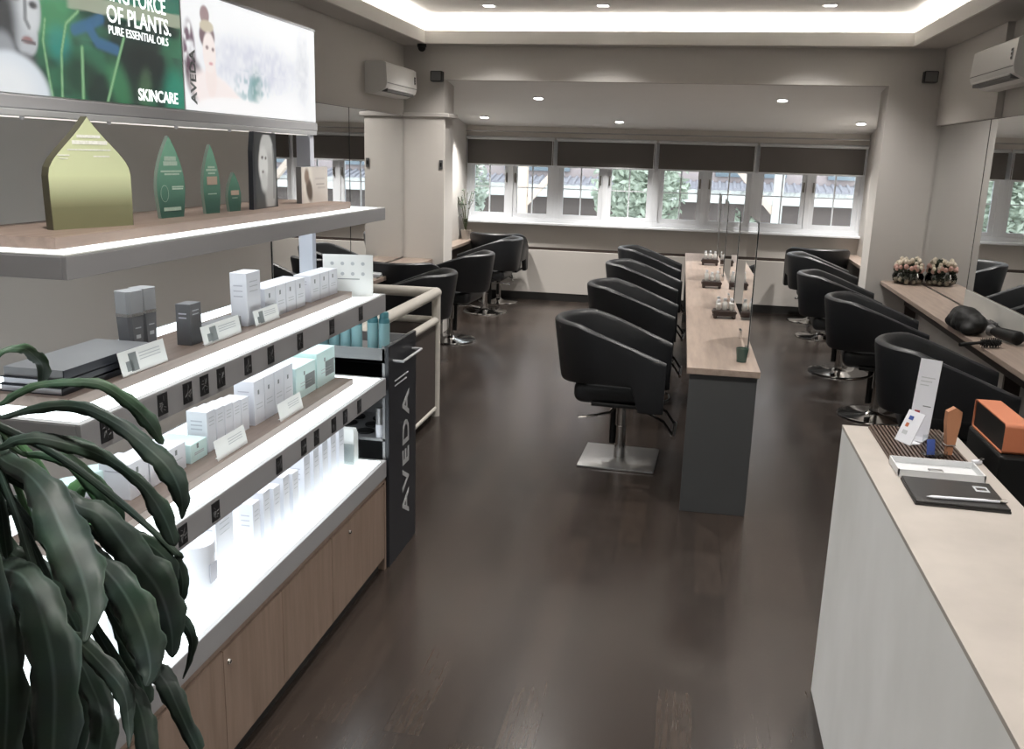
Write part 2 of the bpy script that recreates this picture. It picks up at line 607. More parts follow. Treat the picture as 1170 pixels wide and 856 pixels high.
# ================================================================== WINDOWS
WX = [XL, -1.754, -.484, .725, 2.0]
for k in range(4):
    x0, x1 = WX[k], WX[k + 1]
    b = MB()
    fw = .05
    b.box(x0, x0 + fw, YW + .021, YW + .12, ZS + .0505, ZH - .0505, .002)
    b.box(x1 - fw, x1, YW + .021, YW + .12, ZS + .0505, ZH - .0505, .002)
    b.box(x0 + .0005, x1 - .0005, YW + .0205, YW + .12, ZS + .0005, ZS + .05, .002)
    b.box(x0 + .0005, x1 - .0005, YW + .0205, YW + .12, ZH - .05, ZH - .0005, .002)
    xm = (x0 + x1) / 2
    b.box(xm - .03, xm + .03, YW + .021, YW + .12, ZS + .0505, ZH - .0505, .002)
    wf = struct(b, 'window_%d' % (k + 1), M['wframe'])
    for a, c in ((x0 + fw, xm - .03), (xm + .03, x1 - fw)):
        s_ = MB()
        g = .052
        za, zb = ZS + .05, ZH - .05
        ya, yb = YW + .035, YW + .075
        za, zb, a, c = za + .001, zb - .001, a + .001, c - .001
        s_.box(a, a + g, ya, yb, za + g + .0003, zb - g - .0003)
        s_.box(c - g, c, ya, yb, za + g + .0003, zb - g - .0003)
        s_.box(a, c, ya, yb, za, za + g)
        s_.box(a, c, ya, yb, zb - g, zb)
        xc = (a + c) / 2
        s_.box(xc - .008, xc + .008, ya + .008, yb - .008, za + g, zb - g)
        for zz in (1.44, 1.77):
            s_.box(a + g, c - g, ya + .011, yb - .011, zz - .006, zz + .006)
        sa = s_.build('casement', M['wframe'], wf)
        MB().box(a + g, c - g, YW + .052, YW + .056, za + g, zb - g).build('pane', M['glass'], sa)
        hx = c - .026 if c < xm else a + .026
        MB().box(hx - .009, hx + .009, ya - .012, ya, 1.50, 1.62, .003).box(hx - .006, hx + .006, ya - .045, ya - .012, 1.585, 1.60, .002).box(hx - .006, hx + .006, ya - .045, ya - .033, 1.52, 1.60, .003).build('handle', M['brass'], wf)

# roller blinds
bl = ('leftmost one by the bay plant', 'second from the left', 'third from the left', 'rightmost one beside the right pier')
for k in range(4):
    x0, x1 = WX[k] + .015, WX[k + 1] - .015
    t = thing('roller_blind', 'charcoal roller blind half lowered over the windows, ' + bl[k], 'blind', ((x0 + x1) / 2, YW - .07, 2.05), 0, 'roller blinds over the windows')
    h = (x1 - x0) / 2
    zb = 1.725 - 2.05
    MB().cyl((-h, 0, -.0), (h, 0, 0), .022, n=16).build('roller', M['rim'], t, True)
    MB().box(-h + .01, h - .012, .018, .021, zb, 0.0).build('fabric', M['blind'], t)
    MB().box(-h + .01, h - .012, .010, .028, zb - .018, zb + .004, .003).build('bottom_bar', M['wframe'], t)
    ln = -.92 if k == 0 else -.86
    MB().tube([(h - .004, .0, 0), (h - .004, -.008, ln + .03), (h - .014, -.008, ln), (h - .024, -.008, ln + .03), (h - .022, .0, 0)], .0035, 6).build('pull_cord', M['wframe'], t, True)
o = MB().tube([(XL, YW - .06, 2.135), (2.0, YW - .06, 2.135)], .008, 8).build('curtain_track', M['steel'], None, True)
tag(o, 'thin metal rail running along the wall above all four blinds', 'rail')

# ================================================================== OUTSIDE
M['o_tile'] = pm('lilac_grey_roof_tiles', (.34, .33, .36), .8, var=.25, vscale=7)
M['o_white'] = pm('pale_rendered_parapet', (.62, .62, .59), .8)
M['o_pink'] = pm('pale_pink_roof', (.42, .35, .34), .8, var=.1)
M['o_brown'] = pm('brown_board', (.13, .105, .095), .8)  # plain brown of the lower storey and tree trunks
M['o_glass'] = pm('slate_window_glass', (.17, .21, .24), .2)
M['o_timber'] = pm('pale_orange_timber', (.66, .54, .45), .7)
M['o_leaf'] = pm('pale_green_foliage', (.40, .45, .36), .6, var=.6, vscale=3)  # pale, desaturated leaf green
M['o_leafd'] = pm('grey_green_foliage', (.38, .43, .36), .6, var=.6, vscale=3)
M['o_road'] = pm('grey_forecourt', (.35, .35, .34), .9)
t = thing('neighbouring_building', 'pale building with tiled lean-to roof seen through the windows', 'building', (0, 19, -3.0))
MB().box(-12, 10, .2, 4, 0, 4.02).build('ground_storey', M['o_brown'], t)
MB().box(-12, 10, -.1, .2, 4.02, 4.29, .01).build('parapet', M['o_white'], t)
b = MB()
b.prism([(-.1, 4.30), (.5, 4.42), (.5, 4.3), (-.1, 4.2)], -10, 12, RT(PI / 2, 4, 'Z'))
for i in range(150):
    b.cyl((-12 + i * .147, -.13, 4.305), (-12 + i * .147, .5, 4.43), .032, n=8)
b.build('tiled_roof', M['o_tile'], t)
MB().box(-12, 10, .5, 4, 4.2, 7.5).build('upper_storey', M['o_pink'], t)
for i in range(9):
    MB().box(-10.6 + i * 2.2, -9.2 + i * 2.2, .42, .5, 4.535, 5.6).build('window', M['o_glass'], t)
o = MB().box(-20, 20, 13.0, 30, -3.1, -3.0).build('forecourt', M['o_road'])
o['kind'] = 'structure'
# timber trusses standing outside
for x, dz, lb in ((-2.62, 1, 'by the leftmost blind'), (1.22, -1, 'outside the fourth blind'), (2.9, -1, 'outside the rightmost window')):
    t = thing('timber_brace', 'pale timber post with diagonal brace outside the glass, ' + lb, 'timber brace', (x, 14.2, -3.0), 0, 'timber braces outside')
    MB().box(-.07, .07, -.07, .07, 0, 6.0).build('post', M['o_white'] if x > 1 else M['o_timber'], t)
    m_ = Matrix.Translation((dz * .05, 0, 4.12)) @ RT(-dz * math.radians(-42), 4, 'Y')
    MB().box(-.045, .045, -.05, .05, 0, 1.3, mat=m_).build('brace', M['o_timber'], t)


def blob_tree(x, y, z0, r, h, n, seed, mat, label, trunk=True, group=None):
    rnd = random.Random(seed)
    t = thing('leafy_tree', label, 'tree', (x, y, z0), 0, group)
    MB().cyl((0, 0, 0), (0, 0, h), .09, .05, n=8).build('trunk', M['o_brown'], t)
    b = MB()
    for i in range(n):
        a, ph = rnd.random() * 2 * PI, math.acos(2 * rnd.random() - 1)
        rr = r * rnd.random() ** .45
        c = Vector((rr * math.cos(a) * math.sin(ph), rr * math.sin(a) * math.sin(ph), h + rr * 1.15 * math.cos(ph)))
        q = Matrix.Translation(c) @ RT(rnd.random() * 6, 4, 'X') @ RT(rnd.random() * 6, 4, 'Z')
        s = .05 + rnd.random() * .05
        vs = [b.b.verts.new(q @ Vector(p)) for p in ((-s, 0, 0), (0, s * .45, .01), (s, 0, 0), (0, -s * .45, .01))]
        b.b.faces.new(vs)
    b.build('foliage', mat, t)


blob_tree(-.95, 16.6, -3.0, .85, 4.35, 2600, 3, M['o_leaf'], 'round green tree outside the middle windows')
blob_tree(-4.05, 15.3, -3.0, .62, 4.3, 1500, 4, M['o_leafd'], 'grey green tree outside the leftmost window')
blob_tree(-5.6, 17.4, -3.0, 1.2, 4.6, 1200, 5, M['o_leaf'], 'dense green tree beyond the roof outside the left end of the windows')

# ================================================================== MIRRORS ON THE SIDE WALLS
def wall_mirror(x, y0, y1, z0, z1, sgn, label):
    t = thing('wall_mirror', label, 'mirror', (x, y0, z0))
    MB().box(0, sgn * .008, 0, y1 - y0, 0, z1 - z0).build('backing', M['medge'], t)
    MB().box(sgn * .008, sgn * .012, .004, y1 - y0 - .004, .004, z1 - z0 - .004).build('glass', M['mirror'], t)


wall_mirror(XL, 7.56, 9.06, .79, 2.2, 1, 'frameless mirror pane on the left wall running up to the pier')
wall_mirror(XL, 6.03, 7.55, .79, 2.2, 1, 'wide frameless mirror on the left wall seen beyond the product shelves')
wall_mirror(XR, 7.61, 9.09, .795, 2.21, -1, 'frameless mirror pane beside the right pier, reflecting plain wall')
wall_mirror(XR, 5.75, 7.60, .93, 2.21, -1, 'tall frameless mirror above the right counter, second pane from the pier')
wall_mirror(XR, 3.6, 5.74, .93, 2.21, -1, 'tall frameless mirror above the right counter, nearer pane at the photo edge')
o = MB().box(XR - .02, XR, 3.6, 7.60, .795, .93, .002).build('mirror_base_strip', M['band'])
tag(o, 'pale metal strip along the foot of the right wall mirrors', 'strip')

# ================================================================== SIDE COUNTERS
def counter(name, label, x0, x1, y0, y1, z, ap, zt=.035):
    t = thing(name, label, 'counter', (0, 0, 0))
    MB().box(x0, x1, y0, y1, z - zt, z, .003).build('worktop', M['oak'], t)
    xa, xb = ((x0, x0 + .10) if ap > 0 else (x1 - .10, x1))
    MB().box(xa, xb, y0, y1, z - .22, z - zt).build('fascia', M['counterd'], t)
    for yy in np.linspace(y0 + .05, y1 - .05, 3):
        MB().box(min(xa, xb), x1 if ap < 0 else xb, yy - .015, yy + .015, 0, z - .22).build('bracket_panel', M['counterd'], t)
    return t


counter('wall_counter', 'pale oak worktop along the right wall under the mirrors', 1.79, XR - .022, 3.2, YB - .001, .79, -1)
counter('wall_counter', 'pale oak worktop along the left wall beyond the railing', XL + .014, -2.60, 6.25, YB - .031, .78, 1)
counter('bay_counter', 'short oak worktop in the left corner of the bay holding a potted plant', XL + .002, -2.73, 9.5, YW - .04, .78, 1)
counter('bay_counter', 'short oak worktop in the right corner of the bay behind the pier', 1.83, 1.998, 9.5, YW - .04, .78, -1)

# ================================================================== AIR CONDITIONERS
def aircon(loc, rz, L_, label):
    t = thing('air_conditioner', label, 'air conditioner', loc, rz)
    prof = [(0, 0), (0, .27), (.17, .27), (.195, .255), (.205, .10), (.20, .07), (.19, .045), (.10, .0)]
    # profile is (depth, height); extruded along local y
    b = MB()
    b.prism(prof, 0, L_)
    o = b.build('casing', M['plastic'], t)
    MB().box(.2035, .207, .012, L_ - .012, .088, .092).build('panel_seam', M['plasticd'], t)
    MB().box(.115, .192, .05, L_ - .07, .018, .052, mat=None).build('air_outlet', M['plasticd'], t)
    MB().box(.07, .17, .05, L_ - .08, -.02, -.008, .004, mat=Matrix.Translation((.03, 0, .02)) @ RT(math.radians(-14), 4, 'Y')).build('louvre', M['plastic'], t)
    MB().box(.2, .208, L_ - .075, L_ - .05, .13, .20, .002).build('display_strip', M['gpackl'], t)
    for i in range(3):
        MB().box(.205, .2095, L_ - .072, L_ - .053, .135 + i * .024, .148 + i * .024).build('indicator', M['black'], t)
    return t


aircon((XL, 7.98, 2.345), 0, .89, 'white wall air conditioner high on the left wall by the corner')
aircon((XR - .051, 7.40, 2.39), PI, .95, 'white wall air conditioner high on the right wall at the photo edge')

# speakers, camera and switch
def speaker(loc, rz, label):
    t = thing('wall_speaker', label, 'speaker', loc, rz)
    MB().box(-.06, .06, -.09, -.0, -.05, .05, .01).build('cabinet', M['black'], t)
    MB().box(-.05, .05, -.093, -.0905, -.042, .042, .002).build('grille', M['plasticd'], t)
    MB().box(-.015, .015, 0, .02, -.02, .02).build('bracket', M['black'], t)


speaker((1.985, YB - .02, 2.625), 0, 'small black speaker on the wall right of the bay opening')
speaker((-2.56, YB - .02, 2.575), 0, 'small black speaker beside the left air conditioner')
t = thing('security_camera', 'small black dome camera under the ceiling above the left air conditioner', 'camera', (-2.70, 8.98, ZC))
MB().lathe([(.045, -.03), (.045, 0)]).build('mount', M['black'], t, True)
MB().sph((0, 0, -.035), .038).build('dome', M['black'], t, True)
t = thing('wall_switch', 'small dark switch on the left pier of the bay opening', 'switch', (-2.45, YB - .031, 1.73))
t.location = (-2.52, YB - .031, 1.73)
MB().box(-.018, .018, -.008, 0, -.045, .045, .002).build('plate', M['plasticd'], t)
MB().box(-.008, .008, -.012, -.008, -.02, .02, .001).build('button', M['black'], t)

# ================================================================== SALON CHAIRS
def shell_mesh():
    """U-shaped tub: arms point to +x, back at -x; lofted thick wall with rolled rim"""
    path = []
    ax, W, xb = .27, .305, -.07
    n1 = 7
    for i in range(n1):
        path.append((ax + (xb - ax) * i / n1, -W, 0))
    for i in range(25):
        a = -PI / 2 - PI * i / 24
        path.append((xb + .30 * math.cos(a) * 1.0, W * math.sin(a), 0))
    for i in range(1, n1 + 1):
        path.append((xb + (ax - xb) * i / n1, W, 0))
    P = [Vector(p) for p in path]
    n = len(P)
    b = bmesh.new()
    rings = []
    for i, p in enumerate(P):
        d = (P[min(i + 1, n - 1)] - P[max(i - 1, 0)]).normalized()
        out = Vector((d.y, -d.x, 0))
        if out.dot(p - Vector((xb + .05, 0, 0))) < 0:
            out = -out
        fx = (ax - p.x) / (ax - (xb - .30))      # 0 at the arm tip, 1 at the back
        k = min(1, fx / .78)
        top = .705 + (.90 - .705) * k
        # lower edge: deep front foot, raised sides and back
        s = max(0, min(1, (fx - .24) / .05))
        low = .395 + (.545 - .395) * s
        if fx > .6:
            low -= .03 * (fx - .6) / .4
        th = .052 + .012 * k
        if i in (0, n - 1):
            th *= .7
        lean = .075 * k
        hgt = top - low
        ring = []
        prof = [(-.5, .06), (-.5, .5), (-.5, .9), (-.42, .965), (-.2, .995), (0, 1.0), (.25, .992), (.45, .96), (.5, .90), (.5, .5), (.5, .06), (.4, .012), (0, 0), (-.4, .012)]
        for u, v in prof:
            vv = v
            q = p + out * (u * th + lean * (v - .25) * .75) + Vector((0, 0, low + vv * hgt))
            ring.append(b.verts.new(q))
        rings.append(ring)
    m = len(rings[0])
    for A, B in zip(rings, rings[1:]):
        for k in range(m):
            b.faces.new((A[k], A[(k + 1) % m], B[(k + 1) % m], B[k]))
    b.faces.new(rings[0])
    b.faces.new(rings[-1][::-1])
    return b


def make_chair(kind, label, group):
    t = thing('salon_chair', label, 'chair', (0, 0, 0), 0, group)
    mb = MB()
    mb.b.free()
    mb.b = shell_mesh()
    mb.build('tub_backrest', M['leather'], t, True)
    MB().box(-.275, .235, -.252, .252, .405, .545, .055, 5).build('seat', M['leather'], t, True)
    MB().box(-.12, .12, -.10, .10, .375, .405, .004).box(-.16, .22, -.262, .262, .40, .425, .006).build('mounting_plate', M['black'], t)
    MB().cyl((0, 0, .012), (0, 0, .22), .034, n=24).cyl((0, 0, .2), (0, 0, .38), .027, n=24).build('column', M['chrome'], t, True)
    MB().cyl((-.052, 0, .1), (-.052, 0, .38), .018, n=12).build('pump_cylinder', M['black'], t, True)
    if kind == 'square':
        MB().box(-.235, .235, -.235, .235, 0, .014, .006, 2).build('base_plate', M['steel'], t, True)
    else:
        MB().lathe([(.245, 0), (.265, .004), (.262, .013), (.24, .018), (.08, .022), (.045, .035), (.035, .045)], n=48).build('base_disc', M['chrome'], t, True)
    MB().tube([(-.04, -.02, .345), (-.06, -.13, .335), (-.13, -.20, .33), (-.24, -.23, .315)], [.009, .009, .008, .009], 8).build('pump_lever', M['chrome'], t, True)
    f = MB().tube([(.12, -.11, .37), (.27, -.12, .30), (.325, -.12, .225), (.325, .12, .225), (.27, .12, .30), (.12, .11, .37)], .009, 8).build('footrest', M['black'], t, True)
    MB().tube([(.33, -.16, .22), (.33, .16, .22)], .013, 10).build('foot_bar', M['chrome'], f, True)
    return t


G1, G2, G3 = 'salon chairs along the centre island', 'salon chairs along the right counter', 'salon chairs along the left counter'
c0 = make_chair('square', 'black leather tub chair on a square chrome base, nearest at the centre island', G1)
c0.location = (-.345, 5.50, 0)
c0.rotation_euler = (0, 0, math.radians(-2))
r0 = make_chair('round', 'black leather tub chair at the right counter, second from the reception desk', G2)
r0.location = (1.45, 7.03, 0)
r0.rotation_euler = (0, 0, math.radians(-6))
for x, y, a, lb, g in (
        (-.335, 7.12, -1, 'black tub chair at the centre island, second from the camera', G1),
        (-.335, 8.62, -3, 'black tub chair at the centre island, third from the camera', G1),
        (-.345, 10.12, 0, 'black tub chair at the centre island, farthest, nearest the windows', G1),
        (1.50, 5.30, -7, 'black leather tub chair right behind the reception desk, nearest at the right counter', G2),
        (1.40, 8.50, -4, 'black tub chair at the right counter, third from the desk, beside the bead flowers', G2),
        (1.47, 10.28, 0, 'black tub chair in the bay behind the right pier, its arms towards the side wall', G2),
        (1.475, 11.32, 90, 'black tub chair in the right bay corner with its back to the camera', G2),
        (-2.30, 7.20, 180, 'black tub chair directly behind the cream railing at the left counter', G3),
        (-2.57, 8.02, 92, 'black tub chair at the left counter with its squared back to the camera', G3),
        (-2.33, 8.80, 176, 'black tub chair beside the left pier, seat turned to the left wall', G3),
        (-2.37, 10.58, 178, 'black tub chair in the left bay corner on a round chrome base', G3),
        (-2.385, 11.41, 90, 'black tub chair in the left bay corner with its back to the camera', G3)):
    dup(r0, (x, y, 0), math.radians(a), lb, g)

# ================================================================== CENTRE ISLAND
isl = thing('island_table', 'long narrow styling island with pale oak top and slate end panel', 'table', (.03, 4.70, 0), .0133)
MB().box(0, .372, 0, 6.08, .765, .80, .002).build('tabletop', M['oak'], isl)
MB().box(.015, .36, .012, .05, 0, .765, .002).build('end_panel', M['islandp'], isl)
MB().box(.015, .36, 6.02, 6.06, 0, .765, .002).build('end_panel', M['islandp'], isl)
MB().box(.17, .21, .05, 6.02, .0, .765, .002).build('spine_panel', M['islandp'], isl)
ISL = Matrix.Translation((.03, 4.70, 0)) @ RT(.0133, 4, 'Z')


def island_mirror(yl, h, lb):
    p = ISL @ Vector((.325, yl, .80))
    t = thing('styling_mirror', lb, 'mirror', p, .0133, 'frameless styling mirrors on the island')
    Lm = .66
    z0 = .035
    ch = .035
    prof = [(0, z0), (Lm, z0), (Lm, h - ch), (Lm - ch, h), (ch, h), (0, h - ch)]
    q = RT(PI / 2, 4, 'Z')
    MB().prism(prof, -.003, .003, q).build('core', M['medge'], t)
    pr = [(.006, z0 + .004), (Lm - .006, z0 + .004), (Lm - .006, h - ch), (Lm - ch, h - .006), (ch, h - .006), (.006, h - ch)]
    MB().prism(pr, -.0042, -.0031, q).build('glass', M['mirror'], t)
    MB().prism(pr, .0031, .0042, q).build('glass', M['mirror'], t)
    MB().box(-.012, .012, .02, .10, 0, .05, .002).build('foot_clamp', M['chrome'], t)
    MB().box(-.012, .012, Lm - .10, Lm - .02, 0, .05, .002).build('foot_clamp', M['chrome'], t)


for yl, h, lb in ((.33, .735, 'frameless mirror standing on the island, nearest the camera'), (1.86, .71, 'frameless mirror standing on the island, second from the camera'), (3.62, .70, 'frameless mirror standing on the island, third from the camera'), (5.18, .70, 'frameless mirror standing on the island, farthest, by the windows')):
    island_mirror(yl, h, lb)


def caddy(loc, rz, lb, s=1.0, seed=1):
    t = thing('jar_caddy', lb, 'caddy', loc, rz, 'jar caddies on the island')
    b = MB()
    b.box(-.065 * s, .065 * s, -.05 * s, .05 * s, .018, .05 * s, .006)
    for sx in (-1, 1):
        for sy in (-1, 1):
            b.sph((sx * .055 * s, sy * .042 * s, .012), .013, n=6)
        b.cyl((sx * .065 * s, -.03 * s, .04), (sx * .065 * s, .03 * s, .04), .009, n=8)
    b.build('tray', M['caddy'], t)
    rnd = random.Random(seed)
    for i in range(3):
        for j in range(2):
            x, y = (-.038 + i * .038) * s, (-.022 + j * .044) * s
            hh = .055 + rnd.random() * .02
            f = MB().lathe([(.013, 0), (.016, .004), (.016, hh * .7), (.008, hh * .85), (.008, hh)], (x, y, .0505 * s), 12).build('jar', M['jarg'], t, True)
            MB().lathe([(.010, 0), (.010, .012)], (x, y, .0505 * s + hh), 10).build('lid', M['printl'] if (i + j) % 2 else M['white'], f)


caddy((.262, 6.34, .80), .05, 'small dark wood caddy of glass jars in front of the nearest island mirror', 1.15, 1)
caddy((.20, 7.86, .80), .02, 'small dark wood caddy of glass jars in the middle of the island', 1.2, 2)
caddy((.21, 9.62, .80), .0, 'small dark wood caddy of glass jars near the far end of the island', 1.25, 3)
t = thing('small_planter', 'small dark green pot at the foot of the nearest island mirror', 'pot', (.375, 5.13, .80))
t.location = (.315, 4.93, .80)
MB().lathe([(.026, 0), (.034, .075), (.030, .075), (.026, .04)], n=20).build('pot_body', pm('deep_green_glass', (.05, .085, .07), .2), t, True)
MB().sph((0, 0, .06), .027, sz=.4).build('moss', M['flowg'], t, True)

# ================================================================== RIGHT COUNTER ITEMS
def bead_flowers(loc, lb, seed):
    t = thing('flower_bouquet', lb, 'flowers', loc)
    t.scale = (.84, .84, .98)
    rnd = random.Random(seed)
    MB().lathe([(.10, 0), (.155, .03), (.165, .075), (.14, .12), (.132, .115), (.150, .075), (.14, .04), (.02, .012)], n=28).build('glass_bowl', M['clear'], t, True)
    g = MB()
    for i in range(60):
        a, r = rnd.random() * 2 * PI, .13 * rnd.random() ** .5
        g.sph((r * math.cos(a), r * math.sin(a), .03 + rnd.random() * .10), .018, n=4)
    for i in range(60):
        a = rnd.random() * 2 * PI
        r = .14 * rnd.random() ** .5
        z = .12 + .12 * (1 - (r / .15) ** 2) * (.6 + .4 * rnd.random())
        g.sph((r * math.cos(a), r * math.sin(a), z), .02, n=4)
    g.build('foliage', M['flowg'], t)
    for nm, mt, n, z0, z1 in (('blossoms', M['flow1'], 26, .15, .24), ('blossoms', M['flow2'], 20, .13, .18), ('pebbles', M['flow1'], 12, .02, .05)):
        p = MB()
        for i in range(n):
            a = 2 * PI * i / n + rnd.random() * .3
            z = z0 + rnd.random() * (z1 - z0)
            r = .145 * math.sqrt(max(0, 1 - ((z - .12) / .14) ** 2)) if z > .12 else .125
            p.sph((r * math.cos(a), r * math.sin(a), z), .019 + rnd.random() * .008, n=5)
        p.build(nm, mt, t)


bead_flowers((1.995, 8.94, .79), 'round bouquet of cream and pink bead flowers in a glass bowl on the right counter', 1)
o = None


def dryer(loc, rz, lb):
    t = thing('hair_dryer', lb, 'hair dryer', loc, rz, 'black hair tools on the right counter')
    MB().cyl((-.10, 0, .048), (.09, 0, .048), .044, .034, n=20).cyl((.09, 0, .048), (.14, 0, .048), .034, .025, n=20).sph((-.10, 0, .048), .044, .5, 1, 1).build('barrel', M['black'], t, True)
    MB().box(-.085, -.045, -.20, -.03, .02, .055, .012).build('handle', M['black'], t, True)
    MB().cyl((.13, 0, .048), (.16, 0, .048), .026, .038, n=18).build('nozzle', M['plasticd'], t, True)
    MB().tube([(-.065, -.20, .035), (-.06, -.26, .01), (0, -.32, .006), (.1, -.33, .006), (.16, -.27, .006)], .005, 6).build('cord', M['black'], t, True)


def brush(loc, rz, lb, s=1.0):
    t = thing('round_brush', lb, 'hair brush', loc, rz, 'black hair tools on the right counter')
    b = MB()
    b.cyl((0, 0, .032), (.11 * s, 0, .032), .018, n=14)
    for i in range(14):
        for k in range(9):
            a = 2 * PI * k / 9 + i * .3
            b.cyl((.006 + i * .0075 * s, 0, .032), (.006 + i * .0075 * s, .031 * math.cos(a), .032 + .031 * math.sin(a)), .0022, n=4)
    b.build('bristles', M['black'], t)
    MB().tube([(.11 * s, 0, .032), (.14 * s, 0, .03), (.24 * s, 0, .02)], [.011, .009, .012], 10).build('handle', M['black'], t, True)


dryer((1.99, 6.10, .79), 1.9, 'black hair dryer lying on the right counter beyond the black cape')
o = None
brush((1.89, 5.90, .79), -2.8, 'black round brush on the right counter nearer the photo edge', 1.1)
brush((1.99, 5.62, .79), 1.0, 'black round brush on the right counter, nearest the photo edge', 1.2)
t = thing('folded_cape', 'crumpled black salon cape heaped on the front edge of the right counter', 'cape', (1.85, 6.48, .79))
rnd = random.Random(11)
cb = MB()
for i in range(34):
    a = rnd.random() * 6.28
    r = rnd.random() ** .6
    x, y = .07 * r * math.cos(a), .30 * r * math.sin(a)
    h = .05 + .075 * (1 - r * r) * (.5 + rnd.random() * .7)
    cb.sph((x, y, h * .62), h * .62, 1.1, 1.5, 1.0, 7)
co = cb.build('cape_cloth', M['black'], t, True)
rm = co.modifiers.new('remesh', 'REMESH')
rm.mode = 'VOXEL'
rm.voxel_size = .009
rm.use_smooth_shade = True
t = thing('flat_brush_tray', 'dark tray of combs on the right counter by the mirror strip', 'tray', (2.06, 6.75, .79))
MB().box(-.06, .06, -.10, .10, 0, .012, .004).build('tray_base', M['black'], t)
for i in range(5):
    MB().box(-.05 + i * .022, -.042 + i * .022, -.09, .08, .012, .032, .002).build('comb', M['plasticd'], t)
t = thing('magazine_stack', 'loose pale papers and magazines on the left counter', 'magazines', (-2.73, 7.55, .78), .15)
for i in range(4):
    MB().box(-.10, .10, -.14, .14, i * .008, i * .008 + .0075, mat=RT(.09 * (i - 1.5), 4, 'Z')).build('magazine', (M['card'], M['gpackl'], M['white'], M['printl'])[i], t)

# bay plant
t = thing('potted_plant', 'small leafy plant in a pale pot on the left bay counter', 'plant', (-2.83, 11.40, .78))
MB().lathe([(.05, 0), (.065, .11), (.07, .12), (.058, .12), (.055, .09)], n=20).build('pot', M['cer'], t, True)
MB().lathe([(.055, .09), (.01, .095)], n=20).build('soil', M['soil'], t)
rnd = random.Random(5)
lf, st = MB(), MB()
for i in range(12):
    a = rnd.random() * 2 * PI
    h = .12 + rnd.random() * .42
    r = .04 + rnd.random() * .14
    p0, p1, p2 = Vector((0, 0, .09)), Vector((r * .4 * math.cos(a), r * .4 * math.sin(a), .09 + h * .7)), Vector((min(.2, r * math.cos(a)), r * math.sin(a), .09 + h))
    if p2.x < -.12: p2.x = -.12
    st.tube([p0, p1, p2], .004, 5)
    for k in range(7):
        c = p1.lerp(p2, k / 6)
        aa = rnd.random() * 6.3
        d = Vector((math.cos(aa), math.sin(aa), -.2 + rnd.random() * .5)) * (.05 + .04 * rnd.random())
        n_ = d.cross(Vector((0, 0, 1))).normalized() * .016
        vs = [lf.b.verts.new(Vector((max(q.x, -.085), q.y, q.z))) for q in (c, c + d * .5 + n_, c + d, c + d * .5 - n_)]
        lf.b.faces.new(vs)
st.build('stems', M['cane'], t)
lf.build('leaves', M['leaf2'], t)

# ================================================================== RECEPTION DESK
rec = thing('reception_desk', 'pale concrete-look reception counter with cream top in the right foreground', 'desk', (.545, 3.09, 0))
MB().box(.0, .03, -3.6, -.0305, 0, .988).box(.0, .34, -.03, .0, 0, .988).build('front_panel', M['rec'], rec)
MB().box(-.001, .352, -3.6, .001, .9885, 1.0, .001).build('ledge_top', M['rectop'], rec)
MB().box(.31, .345, -3.6, -.036, .0, .968).build('inner_panel', M['counterd'], rec)
MB().box(.345, .95, -3.0, .25, .72, .75, .003).build('work_surface', M['black'], rec)
MB().box(.90, .93, -3.0, .25, 0, .72).build('support_panel', M['black'], rec)
for k in range(3):
    MB().box(.346, .352, -3.0, .2, .80 + k * .05, .802 + k * .05).build('reveal_line', M['black'], rec)
ZD = 1.0
# slatted mat
t = thing('slatted_mat', 'dark brown slatted wooden mat at the far end of the reception ledge', 'mat', (.735, 2.905, ZD))
b = MB()
b.box(-.11, .11, -.172, .172, 0, .006)
for i in range(19):
    x = -.106 + i * .0117
    b.box(x, x + .0068, -.172, .172, .006, .013, .001)
b.build('slats', M['slat'], t)
t = thing('sign_card', 'tall white standing card with a blue and red print on the slatted mat', 'sign', (.752, 2.965, ZD + .013), math.radians(-14))
t.rotation_euler = (0, 0, math.radians(-30))
m_ = RT(math.radians(-10), 4, 'X')
MB().box(-.032, .032, -.0015, .0015, 0, .25, mat=m_).build('upright', M['white'], t)
MB().box(-.032, .032, -.055, 0, 0, .003).build('foot', M['white'], t)
MB().box(-.022, -.006, -.0025, -.0016, .055, .085, mat=m_).build('logo', M['red'], t)
MB().box(.0, .024, -.0025, -.0016, .10, .103, mat=m_).build('text_line', M['print'], t)
for i in range(3):
    MB().box(-.02, .022 - .008 * i, -.0025, -.0016, .19 - .012 * i, .193 - .012 * i, mat=m_).build('text_line', M['printl'], t)
MB().box(-.024, .0, -.048, -.038, .003, .0042).build('logo', M['blue'], t)
t = thing('sign_card', 'small white folded card with blue, orange and grey logos on the slatted mat', 'sign', (.692, 2.89, ZD + .013), math.radians(8))
t.rotation_euler = (0, 0, math.radians(-62))
m_ = RT(math.radians(-24), 4, 'X')
MB().box(-.035, .035, -.0012, .0012, 0, .105, mat=m_).build('upright', M['white'], t)
MB().box(-.03, .03, .003, .045, 0, .0024).build('foot', M['white'], t)
for j, (mt, w_) in enumerate(((M['blue'], .018), (M['orangep'], .012), (M['printl'], .02))):
    MB().box(-.02, -.02 + w_, -.002, -.0013, .075 - j * .024, .088 - j * .024, mat=m_).build('logo', mt, t)
t = thing('brush_tongs', 'upright tan leather-covered brush in a clear base on the slatted mat', 'brush', (.803, 2.80, ZD + .013), .2)
MB().prism([(-.012, .03), (.012, .03), (.020, .10), (.020, .135), (.0, .148), (-.022, .135), (-.022, .10)], -.010, .010).build('blade', M['tan'], t)
MB().box(-.010, .010, -.008, .008, .0, .03, .002).build('stem', M['tan'], t)
MB().box(-.014, .014, -.012, .012, .03, .034, .001).build('collar', M['chrome'], t)
t = thing('acrylic_holder', 'clear acrylic card holder with a small blue card beside the tan brush', 'holder', (.775, 2.80, ZD + .013), .3)
t.location = (.757, 2.775, ZD + .013)
